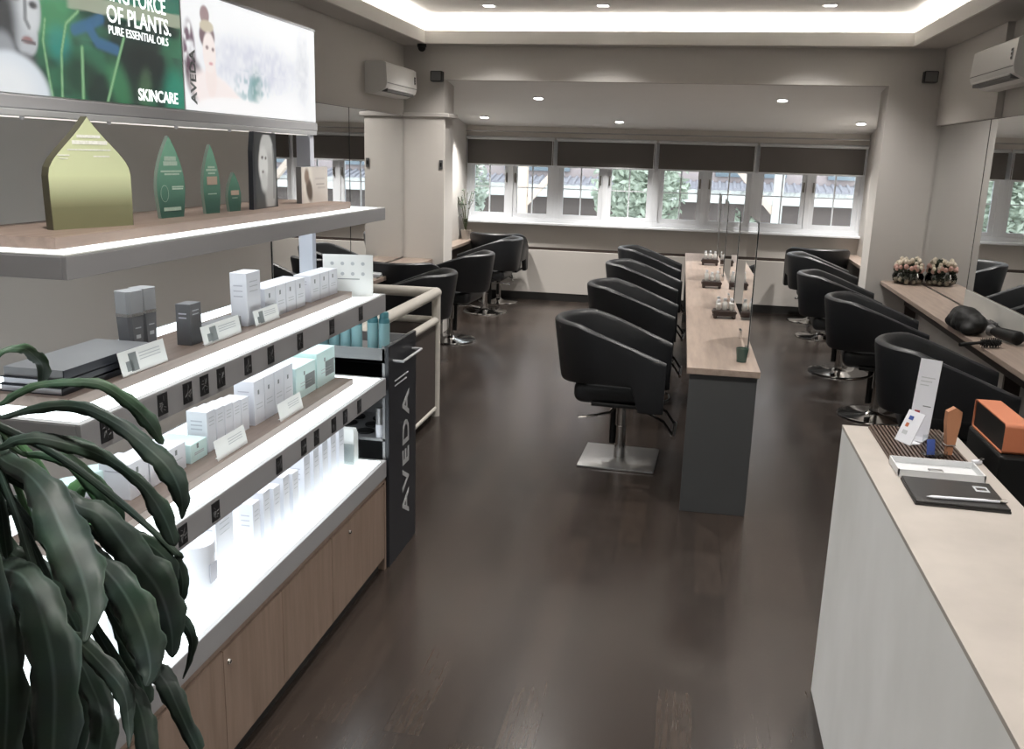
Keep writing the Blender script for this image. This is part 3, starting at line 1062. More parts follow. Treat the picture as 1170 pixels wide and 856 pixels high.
MB().box(-.03, .03, -.02, .02, 0, .003).box(-.03, .03, .017, .02, 0, .06, mat=None).box(-.03, .03, -.02, -.017, 0, .02).build('shell', M['clear'], t)
MB().box(-.025, .0, -.006, -.004, .004, .05, mat=RT(-.2, 4, 'X')).build('blue_card', M['blue'], t)
# white tray
t = thing('pen_tray', 'shallow translucent white tray on the reception ledge behind the black folder', 'tray', (.735, 2.652, ZD))
MB().box(-.115, .115, -.062, .062, 0, .004, .001).box(-.115, .115, -.062, -.058, .004, .022).box(-.115, .115, .058, .062, .004, .022).box(-.115, -.111, -.062, .062, .004, .022).box(.111, .115, -.062, .062, .004, .022).build('shell', M['tray'], t)
MB().box(-.02, .02, -.012, .012, .004, .009, .003).build('clip', M['steel'], t)
t = thing('folder', 'black leatherette bill folder on the reception ledge', 'folder', (.735, 2.465, ZD), -.02)
MB().box(-.115, .115, -.10, .10, 0, .006, .002).box(-.113, .113, -.098, .098, .0065, .012, .002).build('cover', M['blackf'], t)
MB().box(.06, .095, .02, .06, .012, .0128).build('emblem', M['printl'], t)
MB().box(.065, .09, .03, .05, .0128, .0132).build('emblem_centre', M['blackf'], t)
t = thing('pen', 'slim silver and white pen lying across the black folder', 'pen', (.75, 2.40, ZD + .0165), .06)
MB().cyl((-.085, 0, 0), (.08, 0, 0), .0042, n=10).cyl((-.10, 0, 0), (-.085, 0, 0), .0008, .0042, n=10).build('barrel', M['white'], t, True)
MB().cyl((.08, 0, 0), (.098, 0, 0), .0044, n=10).box(.05, .095, -.0012, .0012, .004, .0062).build('pen_clip', M['chrome'], t, True)
t = thing('bulldog_clip', 'small white clip on the rear edge of the reception ledge', 'clip', (.876, 2.77, ZD), .4)
MB().box(-.014, .014, -.008, .008, 0, .012, .003).build('jaw', M['white'], t)
MB().tube([(.0, -.006, .010), (.02, -.004, .016), (.02, .004, .016), (0, .006, .010)], .0012, 6).build('wire', M['chrome'], t)

# organiser on the lower desk
t = thing('desk_organiser', 'rounded burnt-orange band with open black inside on the lower desk', 'organiser', (1.0, 2.97, .75))
MB().box(-.05, .06, -.17, .17, 0, .272, .01).build('stand', M['black'], t)
b = MB()
Wd, Hh, th = .062, .10, .006
outp, inp = [], []
def rr(w_, h_, r, n=6):
    pts = []
    for cx, cz, a0 in ((w_ - r, h_ - r, 0), (-w_ + r, h_ - r, PI / 2), (-w_ + r, -h_ + r, PI), (w_ - r, -h_ + r, 1.5 * PI)):
        for i in range(n + 1):
            a = a0 + PI / 2 * i / n
            pts.append((cx + r * math.cos(a), cz + r * math.sin(a)))
    return pts
O_, I_ = rr(.155, .047, .014), rr(.151, .043, .010)
t2 = bmesh.new()
L4 = []
for pts, xx in ((O_, -.045), (O_, .028), (I_, .028), (I_, -.045)):
    L4.append([t2.verts.new((xx, p[0], .3195 + p[1])) for p in pts])
for A, B in ((L4[0], L4[1]), (L4[1], L4[2]), (L4[2], L4[3]), (L4[3], L4[0])):
    for k in range(len(A)):
        t2.faces.new((A[k], A[(k + 1) % len(A)], B[(k + 1) % len(A)], B[k]))
mb = MB(); mb.b.free(); mb.b = t2
mb.build('band', M['orange'], t)
MB().box(-.040, .027, -.150, .150, .2775, .3615).build('inner_box', M['black'], t)
t = thing('card_terminal', 'dark card terminal lying on the lower desk by the photo edge', 'card terminal', (1.17, 2.62, .75), .3)
MB().box(-.05, .05, -.09, .09, 0, .035, .008).build('body', M['black'], t)
MB().box(-.035, .035, .01, .07, .035, .038).build('screen', M['plasticd'], t)
for i in range(3):
    for j in range(3):
        MB().box(-.03 + i * .022, -.015 + i * .022, -.07 + j * .024, -.055 + j * .024, .035, .039, .001).build('key', M['printl'], t)

# ================================================================== PRODUCT DISPLAY FIXTURE
FY0, FY1, FX = 1.65, 3.645, -1.25
FB = -1.72
fx = thing('display_shelving', 'lit grey product shelving with wooden base cabinet on the left', 'display shelf', (0, 0, 0))


def lit_shelf(z, h, x1=FX):
    """grey tray frame with a luminous acrylic top let into it"""
    f = MB()
    f.box(x1 - .012, x1, FY0, FY1, z - h, z, .0015)
    f.box(FB, FB + .012, FY0, FY1, z - h, z, .0015)
    f.box(FB + .012, x1 - .012, FY0, FY0 + .012, z - h, z, .0015)
    f.box(FB + .012, x1 - .012, FY1 - .012, FY1, z - h, z, .0015)
    f.box(FB + .012, x1 - .012, FY0 + .012, FY1 - .012, z - h, z - h + .006)
    o = f.build('shelf', M['frame'], fx)
    MB().box(x1 - .018, x1 - .0005, FY0 + .0005, FY1 - .0005, z, z + .0025).box(FB + .0005, x1 - .018, FY0 + .0005, FY0 + .018, z, z + .0025).box(FB + .0005, x1 - .018, FY1 - .018, FY1 - .0005, z, z + .0025).build('metal_rim', M['rim'], o)
    MB().box(FB + .013, x1 - .013, FY0 + .013, FY1 - .013, z - .012, z + .001).build('luminous_top', M['lum'] if z < 1.5 else M['lumtop'], o)
    if z > .6:
        MB().box(FB + .05, x1 - .03, FY0 + .04, FY1 - .04, z - h - .004, z - h, .001).build('added_glow_panel', M['under'], o)  # added glowing panel, out of view, lights the goods below
    return o


sh0 = lit_shelf(.517, .075)
sh3 = lit_shelf(.892, .074)
sh2 = lit_shelf(1.259, .073)
sh1 = lit_shelf(1.620, .048)
# cabinet
MB().box(FB, FX - .03, FY0 + .03, FY1 - .03, 0, .06).build('plinth', M['dark'], fx)
MB().box(FB, FX - .022, FY0, FY1 - .018, .06, .425).build('carcass', M['cabwood'], fx)
MB().box(FX - .02, FX - .002, FY0, FY1, .424, .442, .001).box(FB, FX - .002, FY1 - .018, FY1, .0, .442, .001).build('cabinet_edge', M['cabwood'], fx)
dl = [1.668, 2.19, 2.585, 3.02, 3.625]
for i in range(4):
    d = MB().box(FX - .021, FX - .004, dl[i] + .0015, dl[i + 1] - .0015, .062, .412, .001).build('door', M['cabwood'], fx)
    if i in (1, 3):
        ky = dl[i] + (.028 if i == 1 else .18)
        MB().lathe([(.009, 0), (.009, .004), (.006, .008)], n=14).build('lock', M['chrome'], d, True, (FX - .004, ky, .365))
        fx_l = d.children[0]
        fx_l.rotation_euler = (0, PI / 2, 0)
# posts and back
for y in (FY0 + .03, FY1 - .05):
    MB().box(-1.605, -1.545, y - .02, y + .02, 1.26, 1.572, .002).build('post', M['post'], fx)
    MB().box(-1.605, -1.545, y - .02, y + .02, 1.622, 1.919, .002).build('post', M['post'], fx)
    MB().box(-1.605, -1.545, y - .02, y + .02, 0.894, 1.184, .002).build('post', M['post'], fx)
    MB().box(-1.605, -1.545, y - .02, y + .02, .518, .817, .002).build('post', M['post'], fx)


# wooden trays on three shelves
for z, lb in ((1.6215, 'wooden display tray on the top lit shelf under the green plaques'), (1.2605, 'wooden display tray on the second lit shelf under the white boxes'), (.8935, 'wooden display tray on the third lit shelf under the mint boxes')):
    o = MB().box(-1.66 if z > 1.5 else -1.555, -1.345, 1.745, 3.50, z, z + .026, .001).build('display_tray', M['trayw'])
    tag(o, lb, 'tray', 'wooden display trays')

# scent tiles on the shelf fronts
for z, zc, ys in ((2, 1.2265, (1.734, 1.958, 2.073, 2.157, 2.246, 2.405, 2.555, 2.773, 3.049, 3.344)), (3, .856, (1.833, 2.012, 2.182, 2.587, 2.78, 2.889, 3.049, 3.164, 3.316))):
    for i, yy in enumerate(ys):
        w_ = .021
        b = MB().box(FX, FX + .002, yy - w_, yy + w_, zc - .027, zc + .027)
        o = b.build('scent_tile', M['sticker'], sh2 if z == 2 else sh3)
        q = MB()
        rn = random.Random(i + z * 40)
        for k in range(9):
            a = rn.random() * 6.28
            q.tube([(FX + .0022, yy + .013 * math.cos(a) * k / 9, zc + .018 * math.sin(a) * k / 9), (FX + .0022, yy + .016 * math.cos(a + .5), zc + .021 * math.sin(a + .5))], .0008, 4)
        o2 = q.build('ornament', M['stickw'], None)
        o2.parent = sh2 if z == 2 else sh3

# ------------------------------------------------------------------ light box with two printed posters
LBX, LZ0, LZ1, LY0, LY1 = -1.535, 1.955, 2.303, 1.66, 3.615
lb_ = thing('light_box', 'long backlit advertising box above the shelves', 'light box', (0, 0, 0))
MB().box(LBX - .16, LBX - .002, LY0, LY1 + .004, LZ0 - .006, LZ1 + .006, .002).build('housing', M['rim'], lb_)
MB().box(LBX - .16, LBX + .006, LY0, LY1 + .004, LZ0 - .034, LZ0 - .004, .003).build('lower_frame', M['frame'], lb_)
MB().box(LBX - .002, LBX + .004, LY0, LY1 + .004, LZ1, LZ1 + .008).build('upper_frame', M['frame'], lb_)
r_ = MB().box(LBX - .008, LBX + .03, LY0, LY1 - .06, LZ0 - .052, LZ0 - .036, .002).build('lamp_rail', M['rim'], lb_)
for yy in np.linspace(1.892, 3.5, 6):
    MB().sph((LBX + .02, yy, LZ0 - .054), .006, n=6).build('rail_screw', M['white'], r_)
MB().box(LBX - .004, LBX + .006, LY0 + .05, LY1 - .10, LZ0 - .0545, LZ0 - .052).build('lamp_tube', emit('shelf_lamp_tube', (1, .93, .85), 1.0), r_)


def poster(name, y0, y1, fn, strength):
    st = .004
    ny, nz = int((y1 - y0) / st), int((LZ1 - LZ0) / st)
    ys, zs = np.linspace(y0, y1, ny + 1), np.linspace(LZ0, LZ1, nz + 1)
    Y, Z = np.meshgrid(ys, zs)
    c = np.clip(fn(Y, Z), 0, 1)
    vs = [(LBX, float(a), float(b_)) for a, b_ in zip(Y.ravel(), Z.ravel())]
    fs = []
    W_ = ny + 1
    for j in range(nz):
        for i in range(ny):
            k = j * W_ + i
            fs.append((k, k + 1, k + W_ + 1, k + W_))
    me = bpy.data.meshes.new(name)
    me.from_pydata(vs, [], fs)
    at = me.color_attributes.new('print', 'FLOAT_COLOR', 'POINT')
    buf = np.ones((len(vs), 4), dtype=np.float32)
    buf[:, :3] = c.reshape(-1, 3)
    at.data.foreach_set('color', buf.ravel())
    me.materials.append(vcol_mat(name + '_print', strength))
    o = bpy.data.objects.new(name, me)
    COL.objects.link(o)
    o.parent = lb_
    return o


def sm(x):
    x = np.clip(x, 0, 1)
    return x * x * (3 - 2 * x)


def noise2(Y, Z, sy, sz, seed):
    r = np.random.RandomState(seed)
    g = r.rand(64, 64)
    a, b_ = Y * sy, Z * sz
    i, j = np.floor(a).astype(int), np.floor(b_).astype(int)
    fa, fb = sm(a - i), sm(b_ - j)
    i, j = i % 63, j % 63
    return (g[i, j] * (1 - fa) + g[i + 1, j] * fa) * (1 - fb) + (g[i, j + 1] * (1 - fa) + g[i + 1, j + 1] * fa) * fb


def over(c, col, a):
    return c * (1 - a[..., None]) + np.array(col) * a[..., None]


def ell(Y, Z, cy, cz, ry, rz_, soft=.15, rot=0.):
    dy, dz = Y - cy, Z - cz
    u = dy * math.cos(rot) + dz * math.sin(rot)
    v = -dy * math.sin(rot) + dz * math.cos(rot)
    d = np.sqrt((u / ry) ** 2 + (v / rz_) ** 2)
    return sm((1 + soft - d) / (2 * soft))


def stroke(Y, Z, pts, w_):
    a = np.zeros_like(Y)
    for (y0, z0), (y1, z1) in zip(pts, pts[1:]):
        dy, dz = y1 - y0, z1 - z0
        t_ = np.clip(((Y - y0) * dy + (Z - z0) * dz) / (dy * dy + dz * dz), 0, 1)
        d = np.hypot(Y - y0 - t_ * dy, Z - z0 - t_ * dz)
        a = np.maximum(a, sm(1.5 - d / w_))
    return a


def art_green(Y, Z):
    n = noise2(Y, Z, 9, 14, 1) * .6 + noise2(Y, Z, 22, 30, 2) * .4
    m_ = noise2(Y, Z, 6, 10, 4)
    c = np.zeros(Y.shape + (3,)) + np.array((.010, .035, .028))
    c = over(c, (.035, .17, .09), sm((n - .42) * 4))
    c = over(c, (.10, .33, .20), sm((m_ - .62) * 4) * .7)
    c = over(c, (.02, .22, .15), sm((Z - 2.19) * 25) * .7)
    c = over(c, (.09, .36, .16), ell(Y, Z, 2.04, 2.14, .10, .06, .5) * .8)
    c = over(c, (.03, .30, .26), ell(Y, Z, 2.07, 2.08, .04, .04, .6) * .8)
    c = over(c, (.012, .02, .022), ell(Y, Z, 2.43, 2.07, .11, .05, .5) * .85)
    c = over(c, (.012, .03, .022), ell(Y, Z, 2.14, 2.01, .07, .05, .5) * .7)
    c = over(c, (.06, .28, .12), ell(Y, Z, 2.30, 2.0, .04, .07, .6, .5) * .7)
    c = over(c, (.10, .20, .10), ell(Y, Z, 2.42, 2.0, .03, .05, .6, -.3) * .6)
    c = over(c, (.03, .30, .20), ell(Y, Z, 2.58, 2.0, .06, .06, .6) * .9)
    for pts in ([(2.13, 2.12), (2.19, 2.14), (2.24, 2.16)], [(2.19, 2.13), (2.22, 2.10), (2.30, 2.09)]):
        c = over(c, (.05, .17, .34), stroke(Y, Z, pts, .014) * .85)
    zb = 2.166 + (Y - 2.1) * .035
    c = over(c, (.46, .50, .38), sm((Z - zb) * 300) * sm((zb + .04 - Z) * 300) * sm((Y - 2.10) * 40) * .85)
    for pts, w_ in (([(2.025, 2.13), (2.012, 2.08), (2.022, 2.0), (2.03, 1.955)], .004), ([(2.15, 2.165), (2.10, 2.13), (2.075, 2.06), (2.065, 1.955)], .0045), ([(2.155, 2.08), (2.15, 2.02), (2.145, 1.955)], .006), ([(2.335, 2.125), (2.30, 2.06), (2.245, 1.955)], .0055)):
        c = over(c, (.17, .40, .18), stroke(Y, Z, pts, w_))
        c = over(c, (.38, .62, .36), stroke(Y, Z, pts, w_ * .35) * .7)
    # black and white portrait at the left end
    c = over(c, (.03, .035, .04), ell(Y, Z, 1.87, 2.17, .125, .18, .12))
    c = over(c, (.55, .58, .61), np.maximum(ell(Y, Z, 1.948, 2.155, .064, .085, .10), ell(Y, Z, 1.955, 2.085, .040, .048, .15)))
    c = over(c, (.72, .75, .77), ell(Y, Z, 1.975, 2.14, .030, .05, .5))
    c = over(c, (.05, .055, .06), ell(Y, Z, 1.888, 2.11, .038, .10, .6))
    c = over(c, (.10, .10, .11), ell(Y, Z, 1.930, 2.03, .05, .016, .5))
    c = over(c, (.16, .17, .18), stroke(Y, Z, [(1.962, 2.16), (1.958, 2.12), (1.968, 2.105)], .006) * .8)
    c = over(c, (.06, .06, .07), ell(Y, Z, 1.928, 2.165, .018, .008, .5))
    c = over(c, (.06, .06, .07), ell(Y, Z, 1.988, 2.155, .014, .008, .5))
    c = over(c, (.08, .08, .09), stroke(Y, Z, [(1.905, 2.188), (1.945, 2.19)], .005))
    c = over(c, (.36, .20, .20), ell(Y, Z, 1.960, 2.075, .018, .0085, .4))
    c = over(c, (.16, .13, .14), stroke(Y, Z, [(1.942, 2.072), (1.984, 2.070)], .003))
    c = over(c, (.35, .37, .40), ell(Y, Z, 1.88, 2.035, .04, .05, .3))
    c = over(c, (.80, .86, .92), ell(Y, Z, 1.895, 1.945, .128, .100, .10))
    c = over(c, (.92, .95, .97), ell(Y, Z, 1.88, 1.96, .09, .06, .5))
    return c


def art_white(Y, Z):
    n = noise2(Y, Z, 30, 40, 7) * .5 + noise2(Y, Z, 70, 60, 8) * .5
    c = np.zeros(Y.shape + (3,)) + np.array((.93, .94, .95))
    reg = ell(Y, Z, 3.10, 2.12, .34, .085, .5)
    c = over(c, (.58, .60, .72), reg * (.25 + .6 * n))
    c = over(c, (.28, .45, .48), ell(Y, Z, 3.07, 2.04, .11, .055, .6) * sm((n - .35) * 3) * .8)
    c = over(c, (.08, .26, .24), ell(Y, Z, 3.10, 2.05, .035, .06, .7) * .55 * (.4 + n))
    c = over(c, (.60, .62, .68), ell(Y, Z, 3.5, 2.15, .06, .15, .6) * (.2 + .5 * n))
    c = over(c, (.95, .95, .96), ell(Y, Z, 3.30, 1.98, .22, .05, .3))
    # dark pattern at the left edge
    c = over(c, (.16, .10, .14), ell(Y, Z, 2.665, 2.13, .035, .085, .25) * sm((n - .15) * 3))
    c = over(c, (.10, .06, .08), ell(Y, Z, 2.69, 2.05, .05, .07, .3, .5) * .8)
    # woman with a high bun
    c = over(c, (.93, .84, .82), ell(Y, Z, 2.86, 1.98, .20, .075, .15, -.35))
    c = over(c, (.90, .80, .77), ell(Y, Z, 2.79, 2.06, .035, .06, .2))
    c = over(c, (.20, .13, .15), ell(Y, Z, 2.775, 2.185, .047, .04, .15))
    c = over(c, (.34, .24, .25), ell(Y, Z, 2.765, 2.245, .028, .028, .2))
    c = over(c, (.60, .54, .42), ell(Y, Z, 2.775, 2.213, .042, .018, .2))
    c = over(c, (.92, .83, .80), ell(Y, Z, 2.785, 2.135, .040, .062, .12))
    c = over(c, (.30, .22, .22), ell(Y, Z, 2.772, 2.150, .009, .006, .5))
    c = over(c, (.30, .22, .22), ell(Y, Z, 2.808, 2.147, .008, .006, .5))
    c = over(c, (.70, .40, .42), ell(Y, Z, 2.792, 2.103, .012, .005, .5))
    c = over(c, (.96, .95, .95), ell(Y, Z, 2.95, 1.965, .26, .04, .2))
    return c


p1 = poster('green_poster', LY0 + .004, 2.622, art_green, .80)
p2 = poster('white_poster', 2.626, LY1, art_white, .97)
p1['label'] = 'green plant poster with a black and white portrait'
p2['label'] = 'pale poster of a woman with a high bun'
MB().box(LBX, LBX + .0012, 2.621, 2.627, LZ0, LZ1).build('poster_joint', M['rim'], lb_)
def fit(o, width):
    xs = [v.co.x for v in o.data.vertices]
    o.scale = (width / (max(xs) - min(xs)), 1, 1)
    return o


TW = emit('backlit_white_lettering', (.95, 1, .98), 1.2)
fit(text('headline', 'LIVING FORCE', .062, TW, p1, (LBX + .0012, 2.545, 2.212), FACE_PX, align='RIGHT', off=.0005), .33)
fit(text('headline', 'OF PLANTS.', .061, TW, p1, (LBX + .0012, 2.568, 2.158), FACE_PX, align='RIGHT', off=.0005), .30)
fit(text('subline', 'PURE ESSENTIAL OILS', .031, TW, p1, (LBX + .0012, 2.550, 2.128), FACE_PX, align='RIGHT'), .28)
fit(text('caption', 'SKINCARE', .045, TW, p1, (LBX + .0012, 2.585, 1.968), FACE_PX, align='RIGHT', off=.0006), .20)
text('bag_lettering', 'AVEDA', .045, M['print'], p2, (LBX + .0012, 2.693, 1.975), (0, -PI / 2, 0), sx=1.1, off=.0012).rotation_euler = Matrix(((0, 0, 1), (0, -1, 0), (1, 0, 0))).to_euler()

# ------------------------------------------------------------------ plaques on the top shelf
ZT1 = 1.6475


def grad_mat(name, c0, c1, z0, z1):
    """colour fade on a plaque face, first colour below, second above"""
    m, nt, b = _nt(name)
    tc = nt.nodes.new('ShaderNodeTexCoord')
    sp = nt.nodes.new('ShaderNodeSeparateXYZ')
    mr = nt.nodes.new('ShaderNodeMapRange')
    mr.inputs['From Min'].default_value = z0
    mr.inputs['From Max'].default_value = z1
    rp = nt.nodes.new('ShaderNodeValToRGB')
    rp.color_ramp.elements[0].color = (*c0, 1)
    rp.color_ramp.elements[1].color = (*c1, 1)
    nt.links.new(tc.outputs['Object'], sp.inputs[0])
    nt.links.new(sp.outputs['Z'], mr.inputs[0])
    nt.links.new(mr.outputs[0], rp.inputs[0])
    nt.links.new(rp.outputs[0], b.inputs['Base Color'])
    b.inputs['Roughness'].default_value = .35
    return m


def place(p, q):
    """location and heading of a flat sign whose foot runs from p to q (front faces the aisle)"""
    d = Vector((q[0] - p[0], q[1] - p[1]))
    return (p[0], p[1]), math.atan2(d.y, d.x), d.length


# local frame of a plaque: x along its foot, z up, front towards -y
def arch_pts(w_, h, bulge, tip, n=14):
    R_ = []
    for i in range(n + 1):
        t_ = i / n
        R_.append((t_, bulge(t_)))
    right = [(w_ / 2 + w_ / 2 * k, h * t_) for t_, k in R_]
    left = [(w_ / 2 - w_ / 2 * k, h * t_) for t_, k in R_[:-1]][::-1]
    return right + left


(px, py), rz, ln = place((-1.463, 1.893), (-1.398, 2.116))
t = thing('arch_plaque', 'large lime green pointed-arch plaque on the top shelf', 'plaque', (px, py, ZT1), rz)
def bg_(t_):
    if t_ < .62:
        return .93 + .07 * math.sin(t_ / .62 * PI * .85)
    u = (t_ - .62) / .38
    return max(0, (.93 + .07 * math.sin(PI * .85)) * (1 - u) ** .82 * (1 - .18 * math.sin(u * PI)))
TB = ((0, .985), (.3, 1.0), (.48, 1.0), (.55, .965), (.61, .88), (.67, .755), (.74, .585), (.82, .385), (.90, .20), (.96, .075), (1, 0))
def bg_(t_):
    for (a, p_), (c_, q_) in zip(TB, TB[1:]):
        if t_ <= c_:
            return p_ + (q_ - p_) * (t_ - a) / (c_ - a)
    return 0
o = MB().prism(arch_pts(ln, .262, bg_, 0, 40), 0, .022).build('board', M['cabwood'], t)
o.data.materials.clear(); o.data.materials.append(pm('olive_board_edge', (.075, .07, .045), .5))
pts = [(p_[0] * .985 + .0017, p_[1] * .992) for p_ in arch_pts(ln, .262, bg_, 0, 40)]
MB().prism(pts, -.0012, -.0001).build('plaque_front', grad_mat('lime_plaque_face', (.19, .19, .105), (.60, .65, .40), .05, .125), t)
for zz, a_, b2, hh in ((.212, .36, .64, .007), (.197, .30, .72, .009), (.183, .24, .76, .003), (.170, .12, .26, .003), (.168, .54, .74, .003), (.163, .14, .24, .002)):
    MB().box(a_ * ln, b2 * ln, -.0018, -.0012, zz, zz + hh).build('text_line', pm('pale_lime_ink', (.86, .88, .74), .5, var=.3, vscale=160), t)
M['gr'] = grad_mat('green_plaque_face', (.035, .11, .085), (.20, .44, .31), .02, .2)
M['gredge'] = pm('pale_plaque_edge', (.20, .26, .22), .4)


def leafplaque(p, q, h, label, kind):
    (px, py), rz, ln = place(p, q)
    t = thing('leaf_plaque', label, 'plaque', (px, py, ZT1), rz, 'green leaf plaques')
    f = lambda t_: (.80 + .25 * math.sin(min(1, t_ / .55) * PI / 2)) * max(0, 1 - max(0, (t_ - .25) / .75) ** 2.1)
    P_ = arch_pts(ln, h, f, 0, 20)
    MB().prism(P_, .0, .010).build('board', M['gredge'], t)
    MB().prism([(a * .98 + ln * .01, b3 * .992) for a, b3 in P_], -.001, -.0001).build('plaque_front', M['gr'], t)
    ink = pm('pale_green_ink', (.42, .55, .46), .5, var=.2, vscale=150)
    if kind == 0:
        rows = ((.70, .30, .70, .012), (.64, .26, .74, .012), (.56, .16, .88, .005), (.525, .28, .80, .005), (.37, .52, .92, .004), (.345, .52, .90, .004), (.085, .2, .8, .010))
        MB().tube([(ln * (.25 + .13 * math.cos(a)), -.0016, h * (.30 + .10 * math.sin(a))) for a in np.linspace(0, 2 * PI, 24)[:-1]], .0006, 4, True).build('face_drawing', ink, t)
    elif kind == 1:
        rows = ((.66, .3, .7, .006), (.62, .2, .8, .006), (.575, .3, .7, .005), (.28, .25, .75, .003))
    else:
        rows = ((.34, .3, .7, .002),)
    for z_, a_, b2, hh in rows:
        MB().box(a_ * ln, b2 * ln, -.0018, -.0010, z_ * h, z_ * h + hh).build('text_line', ink, t)
    if kind:
        MB().box(.22 * ln, .80 * ln, -.002, -.0010, .42 * h, .54 * h).build('brass_plate', pm('pinkish_brass_plate', (.45, .34, .27), .4), t)


leafplaque((-1.462, 2.329), (-1.452, 2.459), .226, 'tallest dark green leaf-shaped plaque on the top shelf', 0)
leafplaque((-1.455, 2.565), (-1.447, 2.653), .206, 'middle-sized green leaf-shaped plaque with a brass plate', 1)
leafplaque((-1.450, 2.704), (-1.440, 2.772), .122, 'smallest green leaf-shaped plaque with a brass plate', 2)

# black and white portrait block and small card
(px, py), rz, ln = place((-1.426, 2.83), (-1.446, 3.056))
t = thing('photo_block', 'tall black display block with a black and white portrait on the top shelf', 'photo display', (px, py, ZT1), rz)
MB().prism([(0, 0), (ln, 0), (ln * .97, .25), (.10 * ln, .252), (.03 * ln, .19)], .0, .016).build('block', M['navy'], t)


def portrait(Y, Z):
    c = np.zeros(Y.shape + (3,)) + np.array((.03, .035, .037))
    c = over(c, (.66, .68, .68), ell(Y, Z, .108, .165, .066, .082, .10))
    c = over(c, (.42, .43, .43), ell(Y, Z, .135, .07, .050, .11, .3))
    c = over(c, (.80, .82, .82), ell(Y, Z, .075, .140, .042, .062, .2))
    c = over(c, (.62, .64, .64), ell(Y, Z, .080, .085, .030, .034, .4))
    c = over(c, (.07, .07, .07), ell(Y, Z, .067, .165, .010, .005, .5))
    c = over(c, (.07, .07, .07), ell(Y, Z, .098, .163, .008, .005, .5))
    c = over(c, (.16, .14, .14), ell(Y, Z, .070, .118, .009, .005, .5))
    c = over(c, (.12, .125, .125), stroke(Y, Z, [(.165, .2), (.172, .12), (.165, .03)], .006) * .7)
    return c


def printed_panel(name, w_, h, fn, parent, y_, clip=None, st=.004):
    nx, nz = int(w_ / st), int(h / st)
    X_, Z_ = np.meshgrid(np.linspace(0, w_, nx + 1), np.linspace(0, h, nz + 1))
    c = np.clip(fn(X_, Z_), 0, 1)
    me = bpy.data.meshes.new(name)
    vs = [(float(a), y_, float(b3)) for a, b3 in zip(X_.ravel(), Z_.ravel())]
    W_ = nx + 1
    fs = [(j * W_ + i, j * W_ + i + 1, (j + 1) * W_ + i + 1, (j + 1) * W_ + i) for j in range(nz) for i in range(nx)]
    me.from_pydata(vs, [], fs)
    at = me.color_attributes.new('print', 'FLOAT_COLOR', 'POINT')
    buf = np.ones((len(vs), 4), dtype=np.float32)
    buf[:, :3] = c.reshape(-1, 3)
    at.data.foreach_set('color', buf.ravel())
    me.materials.append(vcol_mat(name + '_ink', 0))
    o = bpy.data.objects.new(name, me)
    COL.objects.link(o)
    o.parent = parent
    o.location = (0, 0, 0)
    return o


pp = printed_panel('portrait_print', ln * .86, .24, portrait, t, -.001)
pp.location = (.02, 0, .004)
(px, py), rz, ln = place((-1.447, 3.261), (-1.44, 3.495))
t = thing('booklet', 'small upright booklet with a brown photo at the end of the top shelf', 'booklet', (px, py, ZT1), rz)
MB().box(0, ln, .0, .022, 0, .135, .001).build('block', M['gpackl'], t)


def bookart(Y, Z):
    c = np.zeros(Y.shape + (3,)) + np.array((.62, .58, .54))
    c = over(c, (.80, .76, .70), ell(Y, Z, .05, .08, .045, .08, .4))
    c = over(c, (.10, .07, .05), ell(Y, Z, .066, .05, .026, .045, .3, .3))
    c = over(c, (.25, .18, .14), ell(Y, Z, .045, .10, .02, .03, .4))
    c = over(c, (.30, .27, .25), stroke(Y, Z, [(.13, .068), (.2, .068)], .002))
    c = over(c, (.40, .37, .35), stroke(Y, Z, [(.12, .09), (.205, .09)], .003) * .7)
    c = over(c, (.35, .32, .30), stroke(Y, Z, [(.14, .055), (.21, .055)], .002))
    return c


printed_panel('booklet_print', ln, .134, bookart, t, -.0006)

# ------------------------------------------------------------------ products
ZS2, ZS3, ZS0 = 1.2865, .9195, .518
_seen = {}


def carton(x, y, z, w_, d, h, label, mat='white', logo=True, band=None, rz=0., group='white cartons', name='product_carton', lines=2):
    """w_ along the shelf (y), d across it; (x, y) is the front face's near corner"""
    t = thing(name, label, 'box', (x, y, z), rz, group)
    MB().box(-d, 0, 0, w_, 0, h, .0012).build('carton', M[mat], t)
    if logo:
        MB().box(0, .0006, w_ * .42 - .005, w_ * .42 + .005, h * .68, h * .68 + .015, .0).build('emblem', M['print'], t)
    if band:
        MB().box(0, .0005, w_ * .45, w_ * .95, h * .22, h * .66).build('window_print', M[band], t)
    for k in range(lines):
        zq = (.82 if not logo else .45) - .09 * k
        MB().box(0, .0005, w_ * .22, w_ * .78, h * zq, h * zq + .0025).build('text_line', M['printl'], t)
    for k in range(lines):
        MB().box(-d * .8, -d * .25, -.0005, 0, h * (.75 - .1 * k), h * (.75 - .1 * k) + .004).build('side_print', M['white2'], t)
    return t


# second shelf
t = thing('book_stack', 'two dark slim books stacked at the near end of the second shelf', 'books', (-1.415, 1.83, ZS2))
t.location = (-1.375, 1.765, ZS2)
for k, (dz, w_) in enumerate(((0, 0), (.0175, .004))):
    bk = MB().box(-.165 + w_, 0, 0 + w_, .32 - w_, dz, dz + .002).box(-.165 + w_, 0, 0 + w_, .32 - w_, dz + .015, dz + .017).box(-.003, 0, w_, .32 - w_, dz, dz + .017).build('cover', M['navy'], t)
    MB().box(-.160 + w_, -.003, .002 + w_, .317 - w_, dz + .0021, dz + .0149).build('pages', M['white'], bk)
t = thing('box_set', 'flat dark presentation box lying on the books on the second shelf', 'box', (-1.377, 1.775, ZS2 + .0347))
MB().box(-.155, 0, 0, .34, 0, .022, .001).build('lid', M['gpackl'], t)
MB().box(-.002, .001, 0, .34, .0, .0215).build('side_band', M['navy'], t)

